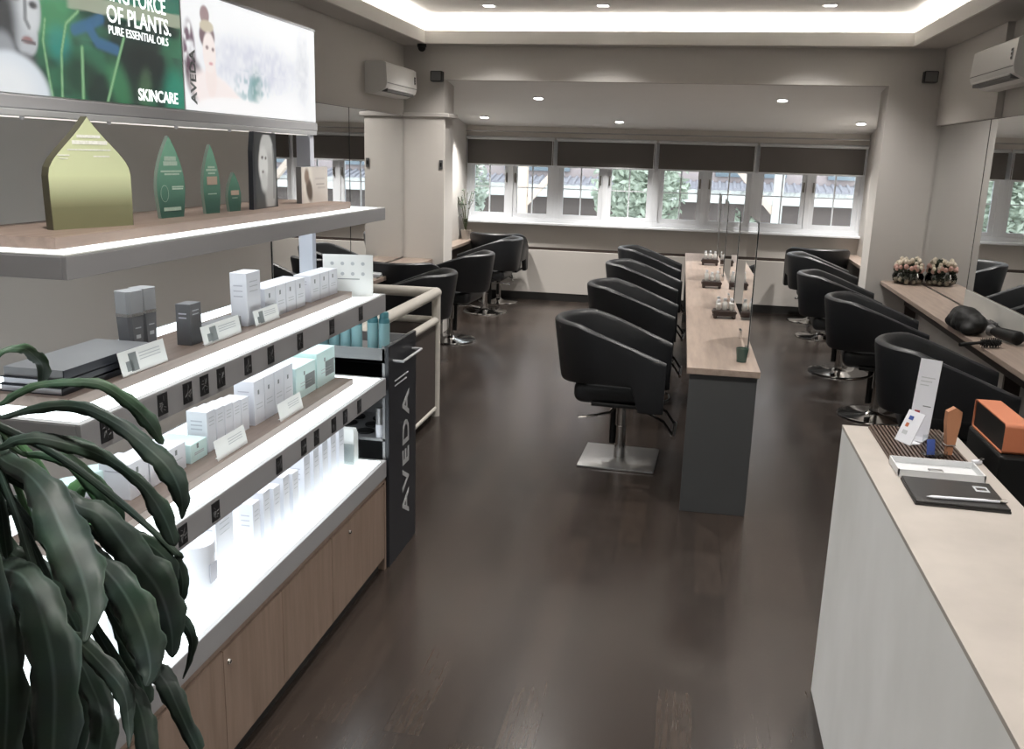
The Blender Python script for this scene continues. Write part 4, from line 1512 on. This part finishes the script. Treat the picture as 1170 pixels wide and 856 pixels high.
for i, (x, y) in enumerate(((-1.452, 2.150), (-1.452, 2.212))):
    t = thing('shampoo_bottle', 'dark grey tapered bottle with a wide cap, ' + ('nearer' if i == 0 else 'farther') + ' of the pair on the second shelf', 'bottle', (x, y, ZS2), math.radians(-10), 'grey tapered bottles')
    def fr(w0, w1, z0, z1, d0=.026, d1=.026):
        b = bmesh.new()
        R4 = []
        for w_, z_, d_ in ((w0, z0, d0), (w1, z1, d1)):
            R4.append([b.verts.new((dx * d_, dy * w_, z_)) for dx, dy in ((-1, -.7), (-.7, -1), (.7, -1), (1, -.7), (1, .7), (.7, 1), (-.7, 1), (-1, .7))])
        for k in range(8):
            b.faces.new((R4[0][k], R4[0][(k + 1) % 8], R4[1][(k + 1) % 8], R4[1][k]))
        b.faces.new(R4[0][::-1]); b.faces.new(R4[1])
        m_ = MB(); m_.b.free(); m_.b = b
        return m_
    fr(.020, .029, 0, .118).build('body', M['gpack'], t)
    fr(.0295, .0295, .118, .126, .027, .027).build('silver_ring', M['silver'], t)
    fr(.029, .030, .126, .185).build('cap', M['gpackl'], t)
    MB().box(.0255, .027, -.010, .010, .085, .088).box(.0245, .0262, -.008, .008, .058, .068).build('text_line', M['letter'], t)
carton(-1.392, 2.345, ZS2, .062, .045, .120, 'small upright grey carton on the second shelf beside the tapered bottles', 'gpack', False, None, 0, 'grey cartons')
carton(-1.392, 2.412, ZS2, .075, .05, .038, 'low grey carton next to the small upright grey one, nearer', 'gpackl', False, None, 0, 'grey cartons', lines=0)
carton(-1.392, 2.492, ZS2, .075, .05, .038, 'low grey carton behind the white price card, middle of three', 'gpackl', False, None, 0, 'grey cartons', lines=0)
carton(-1.392, 2.572, ZS2, .075, .05, .038, 'low grey carton touching the tall white carton', 'gpackl', False, None, 0, 'grey cartons', lines=0)
carton(-1.378, 2.665, ZS2, .095, .058, .172, 'tallest white carton on the second shelf', logo=False, lines=3)
for k in range(4):
    carton(-1.378, 2.79 + k * .082, ZS2, .078, .085, .105, 'white carton in the row behind the tallest one, ' + ('first', 'second', 'third', 'fourth')[k] + ' from it')
for k in range(3):
    carton(-1.385, 3.185 + k * .088, ZS2, .084, .07, .100, 'low white carton near the dotted card on the second shelf, ' + ('nearest', 'middle', 'farthest')[k])


def price_card(x, y, z, w_, h, label, pic=True, lean=12):
    t = thing('price_card', label, 'card', (x, y, z), 0, 'small white cards along the shelves')
    m_ = RT(math.radians(-lean), 4, 'Y')
    MB().box(-.0012, 0, 0, w_, 0, h, mat=m_).box(-.02, -.002, w_ * .1, w_ * .9, 0, .0012).build('folded_card', M['card'], t)
    if pic:
        MB().box(0, .0006, w_ * .12, w_ * .26, h * .15, h * .55, mat=m_).box(0, .0006, w_ * .2, w_ * .36, h * .1, h * .85, mat=m_).build('picture', M['print'], t)
    for k in range(3):
        MB().box(0, .0006, w_ * .42, w_ * .88, h * (.72 - .13 * k), h * (.72 - .13 * k) + .002, mat=m_).build('text_line', M['printl'], t)


price_card(-1.350, 1.955, ZS2, .20, .062, 'white card with a bottle picture in front of the tapered bottles')
price_card(-1.353, 2.350, ZS2, .225, .056, 'white card with a leaf picture in front of the low grey cartons')
price_card(-1.355, 2.675, ZS2, .175, .050, 'white card in front of the white carton row')
t = thing('display_card', 'upright white card with round dots at the far end of the second shelf', 'card', (-1.475, 3.515, ZS2 - .026), math.radians(12))
MB().box(0, .205, 0, .002, 0, .172).build('board', M['card'], t)
for i in range(4):
    for j in range(2):
        if (i, j) != (0, 1):
            MB().cyl((.038 + i * .042, -.0008, .135 - j * .042), (.038 + i * .042, 0, .135 - j * .042), .0075, n=12).build('dot', M['printl'], t)
MB().box(.06, .15, -.0006, 0, .07, .073).build('text_line', M['print'], t)
MB().box(0, .205, -.03, 0, 0, .002).build('foot', M['card'], t)

# third shelf
carton(-1.418, 3.30, ZS3, .185, .11, .140, 'mint and white carton with a picture window, farthest on the third shelf', 'teal', True, 'print', group='mint cartons')
carton(-1.418, 3.10, ZS3, .185, .11, .125, 'mint and white carton with a picture window, second farthest on the third shelf', 'teal', True, 'print', group='mint cartons')
for k in range(4):
    carton(-1.418, 2.765 + k * .078, ZS3, .075, .075, .155, 'tall white carton on the third shelf, %s of the four beside the mint cartons' % ('nearest', 'second', 'third', 'farthest')[k])
for k in range(5):
    carton(-1.425, 2.465 + k * .055, ZS3, .052, .07, .130 - .004 * k, 'slim white carton on the third shelf, %s of the five in the middle' % ('nearest', 'second', 'third', 'fourth', 'farthest')[k], logo=False, lines=3)
carton(-1.42, 2.355, ZS3, .095, .13, .058, 'low mint-topped carton on the third shelf', 'teal', True, None, group='mint cartons')
for k in range(3):
    carton(-1.42, 2.05 + k * .095, ZS3, .088, .09, .10 - .01 * k, 'white carton on the third shelf behind the hanging leaves, ' + ('nearest', 'middle', 'farthest')[k], lines=1)
for k in range(3):
    t = thing('mint_jar', 'small jar with a mint lid on the third shelf behind the leaves, ' + ('nearest', 'middle', 'farthest')[k], 'jar', (-1.53, 1.86 + k * .10, ZS3), 0, 'mint jars')
    MB().lathe([(.030, 0), (.033, .004), (.033, .05)], n=24).build('jar_body', M['white'], t, True)
    MB().lathe([(.035, .05), (.035, .075), (.033, .078)], n=24).build('lid', M['teal'], t, True)
price_card(-1.357, 2.40, ZS3, .19, .062, 'white card in front of the slim white cartons', False)
price_card(-1.357, 2.835, ZS3, .19, .062, 'white card in front of the tall white cartons', False)

# lowest lit surface: slim cartons, a round pot and leaflets
for k in range(5):
    carton(-1.365 - .004 * k, 3.035 + k * .097, ZS0, .055, .070, .205 - .003 * k, 'tall slim white carton on the lowest lit shelf, %s of the far five' % ('nearest', 'second', 'third', 'fourth', 'farthest')[k], logo=False, lines=3, group='slim cartons on the lowest lit shelf')
for k in range(5):
    carton(-1.365, 2.62 + k * .078, ZS0, .050, .055, .175 + .012 * (k % 2), 'slim white carton on the lowest shelf, %s of the middle five' % ('nearest', 'second', 'third', 'fourth', 'farthest')[k], logo=False, lines=3, group='slim cartons on the lowest lit shelf')
for k in range(2):
    carton(-1.45, 2.70 + k * .17, ZS0, .07, .05, .215, 'tall white carton in the rear row of the lowest lit shelf, ' + ('nearer', 'farther')[k], logo=False, lines=2, group='slim cartons on the lowest lit shelf')
carton(-1.40, 2.44, ZS0, .11, .05, .20, 'wide white carton between the round pot and the slim cartons', logo=False, lines=3, group='slim cartons on the lowest lit shelf')
t = thing('cream_pot', 'round white pot on the lowest lit shelf near the leaves', 'pot', (-1.395, 2.315, ZS0))
MB().lathe([(.048, 0), (.052, .004), (.052, .135)], n=32).build('pot_body', M['white'], t, True)
MB().lathe([(.054, .135), (.054, .168), (.052, .172)], n=32).build('lid', M['white'], t, True)
MB().box(.0515, .0535, -.02, .02, .05, .11).build('label_print', M['white2'], t)
for k in range(3):
    t = thing('leave_in_tube', 'pale tube standing on its cap on the lowest lit shelf behind the leaves, ' + ('nearest', 'middle', 'farthest')[k], 'tube', (-1.42, 1.95 + k * .095, ZS0), 0, 'pale tubes')
    MB().lathe([(.020, 0), (.020, .03)], n=18).build('cap', M['teal'], t, True)
    MB().lathe([(.024, .03), (.026, .06), (.022, .12), (.012, .155)], n=18).build('tube_body', M['white'], t, True)
t = thing('leaflet_holder', 'clear holder of white leaflets at the far end of the lowest lit shelf', 'leaflets', (-1.355, 3.53, ZS0))
MB().box(-.11, 0, .0, .003, 0, .10).box(-.11, 0, .07, .073, 0, .06).box(-.11, 0, 0, .073, 0, .003).build('holder', M['clear'], t)
for k in range(6):
    MB().box(-.10 + .004 * k, -.005, .006 + k * .010, .010 + k * .010, .004, .165 - .012 * (k % 3), mat=None).build('leaflet', M['card'], t)

# ================================================================== RACK WITH BRAND PANEL
rk = thing('display_rack', 'narrow dark rack with vertical silver lettering at the end of the shelves', 'rack', (0, 0, 0))
RX, RYa, RYb, RZ = -1.242, 3.66, 4.06, 1.03
MB().box(RX - .018, RX, RYa, RYb, .0, RZ, .002).build('lettered_panel', M['rack'], rk)
MB().box(-1.72, RX - .018, RYb - .012, RYb, .05, RZ - .02).box(-1.72, -1.705, RYa, RYb - .012, .05, RZ).build('side_panel', M['rackg'], rk)
for z in (.06, .33, .60, .80):
    MB().box(-1.705, RX - .018, RYa, RYb - .012, z, z + .012).build('shelf', M['rackg'], rk)
MB().box(-1.705, RX - .018, RYa, RYa + .01, .955, RZ - .012).box(-1.705, RX - .018, RYa, RYb - .012, .955, .967).build('top_tray', M['rackg'], rk)
MB().box(-1.705, RX - .018, RYa + .02, RYb - .02, .812, .86, .01).build('dark_cloths', M['black'], rk)
MB().box(RX - .030, RX - .0185, RYa, RYa + .004, 0, RZ).build('metal_edge', M['rackg'], rk)
MB().tube([(RX, RYa + .06, .955), (RX + .045, RYa + .06, .955), (RX + .045, RYb - .06, .955), (RX, RYb - .06, .955)], .006, 8).build('handle', M['rim'], rk, True)
vm = Matrix(((0, 0, 1), (0, -1, 0), (1, 0, 0)))
VE = vm.to_euler()
fit(text('brand_lettering', 'AVEDA', .135, M['letter'], rk, (RX + .0006, 3.945, .165), VE, .0008, 'LEFT', off=.0022, gap=1.16), .615)
for k, (yy, w_) in enumerate(((3.86, .20), (3.83, .17))):
    MB().box(RX, RX + .0012, 3.74, 3.74 + w_, .855 - k * .022, .861 - k * .022).build('small_text_line', M['printl'], rk)
# contents
for k in range(6):
    x = -1.283 - k * .052 - (.022 if k > 1 else 0)
    t = thing('spray_bottle', 'teal bottle in the top tray of the rack, %s from the dark panel' % ('first', 'second', 'third', 'fourth', 'fifth', 'sixth')[k], 'bottle', (x, 3.72, .967), 0, 'teal bottles in the rack')
    hb = .165 if k < 2 else .15
    MB().lathe([(.021, 0), (.024, .004), (.024, hb), (.022, hb + .008), (.019, hb + .010)], n=20).build('bottle_body', M['bottle'], t, True)
    MB().lathe([(.020, hb + .010), (.020, hb + .034), (.017, hb + .038)], n=16).build('cap', M['bottle'], t, True)
    MB().box(.0, .018, -.0265, -.0245, .0, .045).build('price_tag', M['card'], t)
    MB().lathe([(.0243, .03), (.0243, hb - .01)], n=20).build('label_band', M['bottlel'], t, True)
for i in range(3):
    for j in range(3):
        t = thing('round_palette', 'flat dark colour disc on the grey rack shelf, row %s place %s' % (('front', 'middle', 'rear')[j], ('left', 'centre', 'right')[i]), 'disc', (-1.62 + i * .12, 3.74 + j * .105, .612), 0, 'dark discs in the rack')
        MB().lathe([(.038, 0), (.040, .004), (.038, .008), (.02, .010)], n=20).build('disc', M['black'], t, True)
t = thing('cup', 'white and grey shaker cup standing at the right of the rack shelf', 'cup', (-1.292, 3.685, .612))
MB().lathe([(.018, 0), (.020, .06)], n=18).build('lower_sleeve', M['white'], t, True)
MB().lathe([(.0195, .06), (.0205, .10), (.018, .135)], n=18).build('upper_body', M['steel'], t, True)

# ================================================================== RAILING ROUND THE STAIR
rl = thing('stair_railing', 'cream tubular railing with brown infill behind the product shelves', 'railing', (0, 0, 0))
X1, Y1, H1, H2 = -1.72, 6.10, .895, .70
for (x, y) in ((X1, Y1), (XL + .12, Y1), (X1, 4.12)):
    MB().cyl((x, y, 0), (x, y, H1), .031, n=16).build('upright', M['rail'], rl, True)
for z in (H1, H2):
    MB().tube([(X1, 4.12, z), (X1, Y1, z)], .036 if z == H1 else .026, 14).sph((X1, Y1, z), .037 if z == H1 else .026).build('side_rail', M['rail'], rl, True)
    MB().tube([(X1, Y1, z), (XL + .12, Y1, z)], .036 if z == H1 else .026, 14).build('end_rail', M['rail'], rl, True)
MB().tube([(X1, 4.12, .06), (X1, Y1, .06)], .018, 10).build('bottom_rail', M['rail'], rl, True)
MB().box(X1 - .006, X1 + .006, 4.15, Y1 - .03, .07, H2 - .02).build('infill_panel', M['infill'], rl)
MB().box(XL + .15, X1 - .03, Y1 - .006, Y1 + .006, .07, H2 - .02).build('infill_panel', M['infill'], rl)

# ================================================================== FOREGROUND PLANT
pl = thing('potted_dracaena', 'large dracaena with long drooping dark green leaves in the left foreground', 'plant', (-1.40, 1.36, 0))
PC = Vector((-1.40, 1.36, 0))
MB().lathe([(.15, 0), (.155, .01), (.17, .34), (.175, .36), (.155, .36), (.15, .32)], n=36).build('planter', M['potc'], pl, True)
MB().lathe([(.152, .325), (.02, .335)], n=30).build('soil', M['soil'], pl)
CR = Vector((-1.265, 1.40, 1.30))
MB().tube([(0, 0, .33), (.03, .01, .7), (.10, .03, 1.05), Vector(CR - PC) + Vector((0, 0, .06))], [.024, .022, .02, .012], 12).build('cane', M['cane'], pl, True)
MB().tube([(-.02, .02, .33), (-.05, .05, .7), (-.02, .05, 1.0)], [.02, .018, .014], 12).build('cane', M['cane'], pl, True)
LEAVES = [
  [(-1.192, 1.35, 1.295, 0.0189), (-1.11, 1.312, 1.286, 0.026), (-1.042, 1.273, 1.265, 0.0401), (-0.984, 1.235, 1.218, 0.0479), (-0.93, 1.197, 1.173, 0.0454), (-0.89, 1.158, 1.131, 0.0277), (-0.875, 1.12, 1.096, 0.0027)],
  [(-1.258, 1.38, 1.072, 0.02), (-1.155, 1.335, 1.07, 0.0386), (-1.086, 1.29, 1.014, 0.0517), (-1.039, 1.245, 0.926, 0.0569), (-1.021, 1.2, 0.803, 0.0456)],
  [(-1.193, 1.3, 1.116, 0.022), (-1.169, 1.283, 0.989, 0.0379), (-1.157, 1.267, 0.877, 0.0413), (-1.165, 1.25, 0.742, 0.0385)],
  [(-1.22, 1.4, 1.466, 0.0048), (-1.199, 1.438, 1.476, 0.0097), (-1.202, 1.475, 1.453, 0.0133), (-1.217, 1.512, 1.422, 0.0153), (-1.256, 1.55, 1.369, 0.007)],
  [(-1.224, 1.4, 1.377, 0.0048), (-1.206, 1.414, 1.39, 0.0081), (-1.17, 1.429, 1.409, 0.0081), (-1.116, 1.443, 1.416, 0.0097), (-1.054, 1.457, 1.413, 0.0114), (-1.004, 1.471, 1.376, 0.0147), (-0.976, 1.486, 1.335, 0.0165), (-0.962, 1.5, 1.292, 0.005)],
  [(-1.209, 1.38, 1.36, 0.0048), (-1.136, 1.38, 1.381, 0.0094), (-1.051, 1.38, 1.392, 0.0125), (-0.977, 1.38, 1.369, 0.0139), (-0.913, 1.38, 1.326, 0.0232), (-0.875, 1.38, 1.29, 0.0263), (-0.856, 1.38, 1.244, 0.0171), (-0.857, 1.38, 1.199, 0.0031)],
  [(-1.193, 1.35, 1.311, 0.0063), (-1.16, 1.36, 1.326, 0.011), (-1.116, 1.37, 1.33, 0.0142), (-1.041, 1.38, 1.314, 0.0173), (-0.99, 1.39, 1.287, 0.0111), (-0.941, 1.4, 1.243, 0.0127), (-0.912, 1.41, 1.185, 0.0241), (-0.899, 1.42, 1.124, 0.0098)],
  [(-1.197, 1.4, 1.288, 0.0049), (-1.17, 1.42, 1.277, 0.0082), (-1.123, 1.44, 1.263, 0.0149), (-1.08, 1.46, 1.207, 0.0218), (-1.062, 1.48, 1.158, 0.0205), (-1.061, 1.5, 1.104, 0.0052)],
  [(-1.13, 1.4, 1.226, 0.013), (-1.084, 1.4, 1.196, 0.0195), (-1.031, 1.4, 1.176, 0.0324), (-0.978, 1.4, 1.107, 0.0423), (-0.928, 1.4, 1.044, 0.0474), (-0.906, 1.4, 0.967, 0.0329), (-0.907, 1.4, 0.903, 0.0066)],
  [(-1.07, 1.38, 1.129, 0.0194), (-1.007, 1.36, 1.095, 0.0304), (-0.951, 1.34, 1.053, 0.0427), (-0.908, 1.32, 0.993, 0.0423), (-0.887, 1.3, 0.942, 0.0249), (-0.886, 1.28, 0.919, 0.0046)],
  [(-1.042, 1.42, 1.151, 0.0049), (-1.01, 1.428, 1.133, 0.0099), (-0.963, 1.435, 1.114, 0.0199), (-0.927, 1.442, 1.075, 0.0166), (-0.923, 1.45, 1.029, 0.0067)],
  [(-0.928, 1.45, 1.106, 0.0067), (-0.919, 1.457, 1.077, 0.0101), (-0.915, 1.463, 1.023, 0.0136), (-0.93, 1.47, 0.97, 0.0034)],
  [(-0.914, 1.42, 1.005, 0.0066), (-0.901, 1.425, 0.976, 0.0117), (-0.883, 1.43, 0.936, 0.0117), (-0.89, 1.435, 0.889, 0.0068), (-0.913, 1.44, 0.833, 0.0017)],
  [(-1.023, 1.42, 0.935, 0.0135), (-0.961, 1.405, 0.883, 0.0218), (-0.917, 1.39, 0.855, 0.0266), (-0.882, 1.375, 0.805, 0.0199), (-0.838, 1.36, 0.734, 0.0149)],
  [(-1.033, 1.4, 0.879, 0.0135), (-0.975, 1.377, 0.817, 0.0234), (-0.945, 1.353, 0.781, 0.0281), (-0.921, 1.33, 0.722, 0.0262)],
  [(-1.124, 1.4, 0.913, 0.0136), (-1.063, 1.367, 0.848, 0.0267), (-1.017, 1.333, 0.801, 0.0329), (-1.01, 1.3, 0.729, 0.0325)],
  [(-1.127, 1.36, 0.962, 0.0099), (-1.06, 1.338, 0.953, 0.0178), (-0.995, 1.316, 0.925, 0.0239), (-0.94, 1.294, 0.893, 0.0189), (-0.919, 1.272, 0.84, 0.0094), (-0.907, 1.25, 0.812, 0.0015)],
  [(-1.053, 1.44, 0.958, 0.0154), (-1.024, 1.433, 0.888, 0.0223), (-0.998, 1.427, 0.83, 0.0258), (-0.978, 1.42, 0.778, 0.0103)],
  [(-1.291, 1.45, 1.073, 0.0174), (-1.251, 1.452, 1.032, 0.0313), (-1.192, 1.455, 0.974, 0.0419), (-1.154, 1.458, 0.902, 0.0211), (-1.15, 1.46, 0.856, 0.0035)],
  [(-1.322, 1.42, 0.855, 0.0247), (-1.277, 1.413, 0.767, 0.0389), (-1.239, 1.407, 0.697, 0.0461), (-1.234, 1.4, 0.601, 0.0429)],
  [(-1.26, 1.5, 1.094, 0.0071), (-1.216, 1.512, 1.112, 0.0159), (-1.176, 1.525, 1.168, 0.0194), (-1.158, 1.538, 1.179, 0.0177), (-1.146, 1.55, 1.124, 0.0036)],
  [(-1.159, 1.5, 1.112, 0.007), (-1.101, 1.5, 1.111, 0.0139), (-1.048, 1.5, 1.095, 0.0139), (-1.011, 1.5, 1.08, 0.0017)],
  [(-1.286, 1.46, 0.936, 0.0213), (-1.215, 1.46, 0.847, 0.0392), (-1.176, 1.46, 0.733, 0.0397), (-1.2, 1.46, 0.584, 0.0331)],
  [(-1.338, 1.5, 1.114, 0.0143), (-1.295, 1.5, 1.137, 0.0177), (-1.282, 1.5, 1.072, 0.0178), (-1.297, 1.5, 0.973, 0.009)],
]
VIEW = Vector((.45, -.80, .40)).normalized()


def leaf(pts, k, mat):
    rnd = random.Random(k * 7 + 1)
    P_ = [Vector(p[:3]) for p in pts]
    W_ = [p[3] * (.74 if p[3] > .02 else .86) for p in pts]
    d0 = (P_[0] - CR).length
    if d0 > .03:
        st = CR + Vector((rnd.uniform(-.01, .01), rnd.uniform(-.01, .01), rnd.uniform(-.06, .06)))
        mid = st.lerp(P_[0], .5) + Vector((0, 0, .03))
        P_ = [st, mid] + P_
        W_ = [.007, max(.007, W_[0] * .6)] + W_
    # Catmull-Rom resample
    n = len(P_)
    Q, QW = [], []
    for i in range(n - 1):
        p0, p1, p2, p3 = P_[max(i - 1, 0)], P_[i], P_[i + 1], P_[min(i + 2, n - 1)]
        w0, w1, w2, w3 = W_[max(i - 1, 0)], W_[i], W_[i + 1], W_[min(i + 2, n - 1)]
        for s in range(6):
            u = s / 6
            f = lambda a, b, c, d: .5 * ((2 * b) + (-a + c) * u + (2 * a - 5 * b + 4 * c - d) * u * u + (-a + 3 * b - 3 * c + d) * u ** 3)
            Q.append(f(p0, p1, p2, p3))
            QW.append(max(.0015, f(w0, w1, w2, w3)))
    Q.append(P_[-1])
    QW.append(.0012)
    m = len(Q)
    b = bmesh.new()
    rows = []
    us = (-1, -.6, -.12, 0, .12, .6, 1)
    ph = rnd.random() * 6
    for i in range(m):
        d = (Q[min(i + 1, m - 1)] - Q[max(i - 1, 0)]).normalized()
        x = d.cross(VIEW)
        if x.length < .05:
            x = Vector((1, 0, 0))
        x.normalize()
        tw = .25 * math.sin(i * .22 + ph)
        nrm = x.cross(d).normalized()
        if nrm.dot(VIEW) < 0:
            nrm = -nrm
        x2 = (x * math.cos(tw) + nrm * math.sin(tw)).normalized()
        n2 = (nrm * math.cos(tw) - x * math.sin(tw)).normalized()
        w_ = QW[i]
        row = []
        for u in us:
            e = abs(u)
            wave = .17 * w_ * math.sin(i * 1.15 + ph + (2 if u > 0 else 0)) * e ** 3
            edge = 1 + (.10 * math.sin(i * 1.05 + ph + (1.9 if u > 0 else 0)) + .06 * math.sin(i * 2.1 + ph * 2 + (.6 if u > 0 else 0))) * e
            row.append(b.verts.new(Q[i] + x2 * u * w_ * 1.06 * edge + n2 * (-.22 * w_ * e ** 1.6 + wave + (.0 if e else .0))  - PC))
        rows.append(row)
    for A, B in zip(rows, rows[1:]):
        for j in range(len(us) - 1):
            b.faces.new((A[j], A[j + 1], B[j + 1], B[j]))
    me = bpy.data.meshes.new('leaf')
    b.verts.index_update()
    b.to_mesh(me)
    b.free()
    at = me.attributes.new('across', 'FLOAT', 'POINT')
    at.data.foreach_set('value', [abs(u) for _ in range(m) for u in us])
    me.materials.append(mat)
    me.shade_smooth()
    o = bpy.data.objects.new('leaf', me)
    COL.objects.link(o)
    o.parent = pl
    so = o.modifiers.new('thickness', 'SOLIDIFY')
    so.thickness = .0009
    return o


for k, L_ in enumerate(LEAVES):
    mt = M['leaf3'] if k in (20, 21) else (M['leaf2'] if k in (3, 4, 7) else M['leaf1'])
    leaf(L_, k, mt)
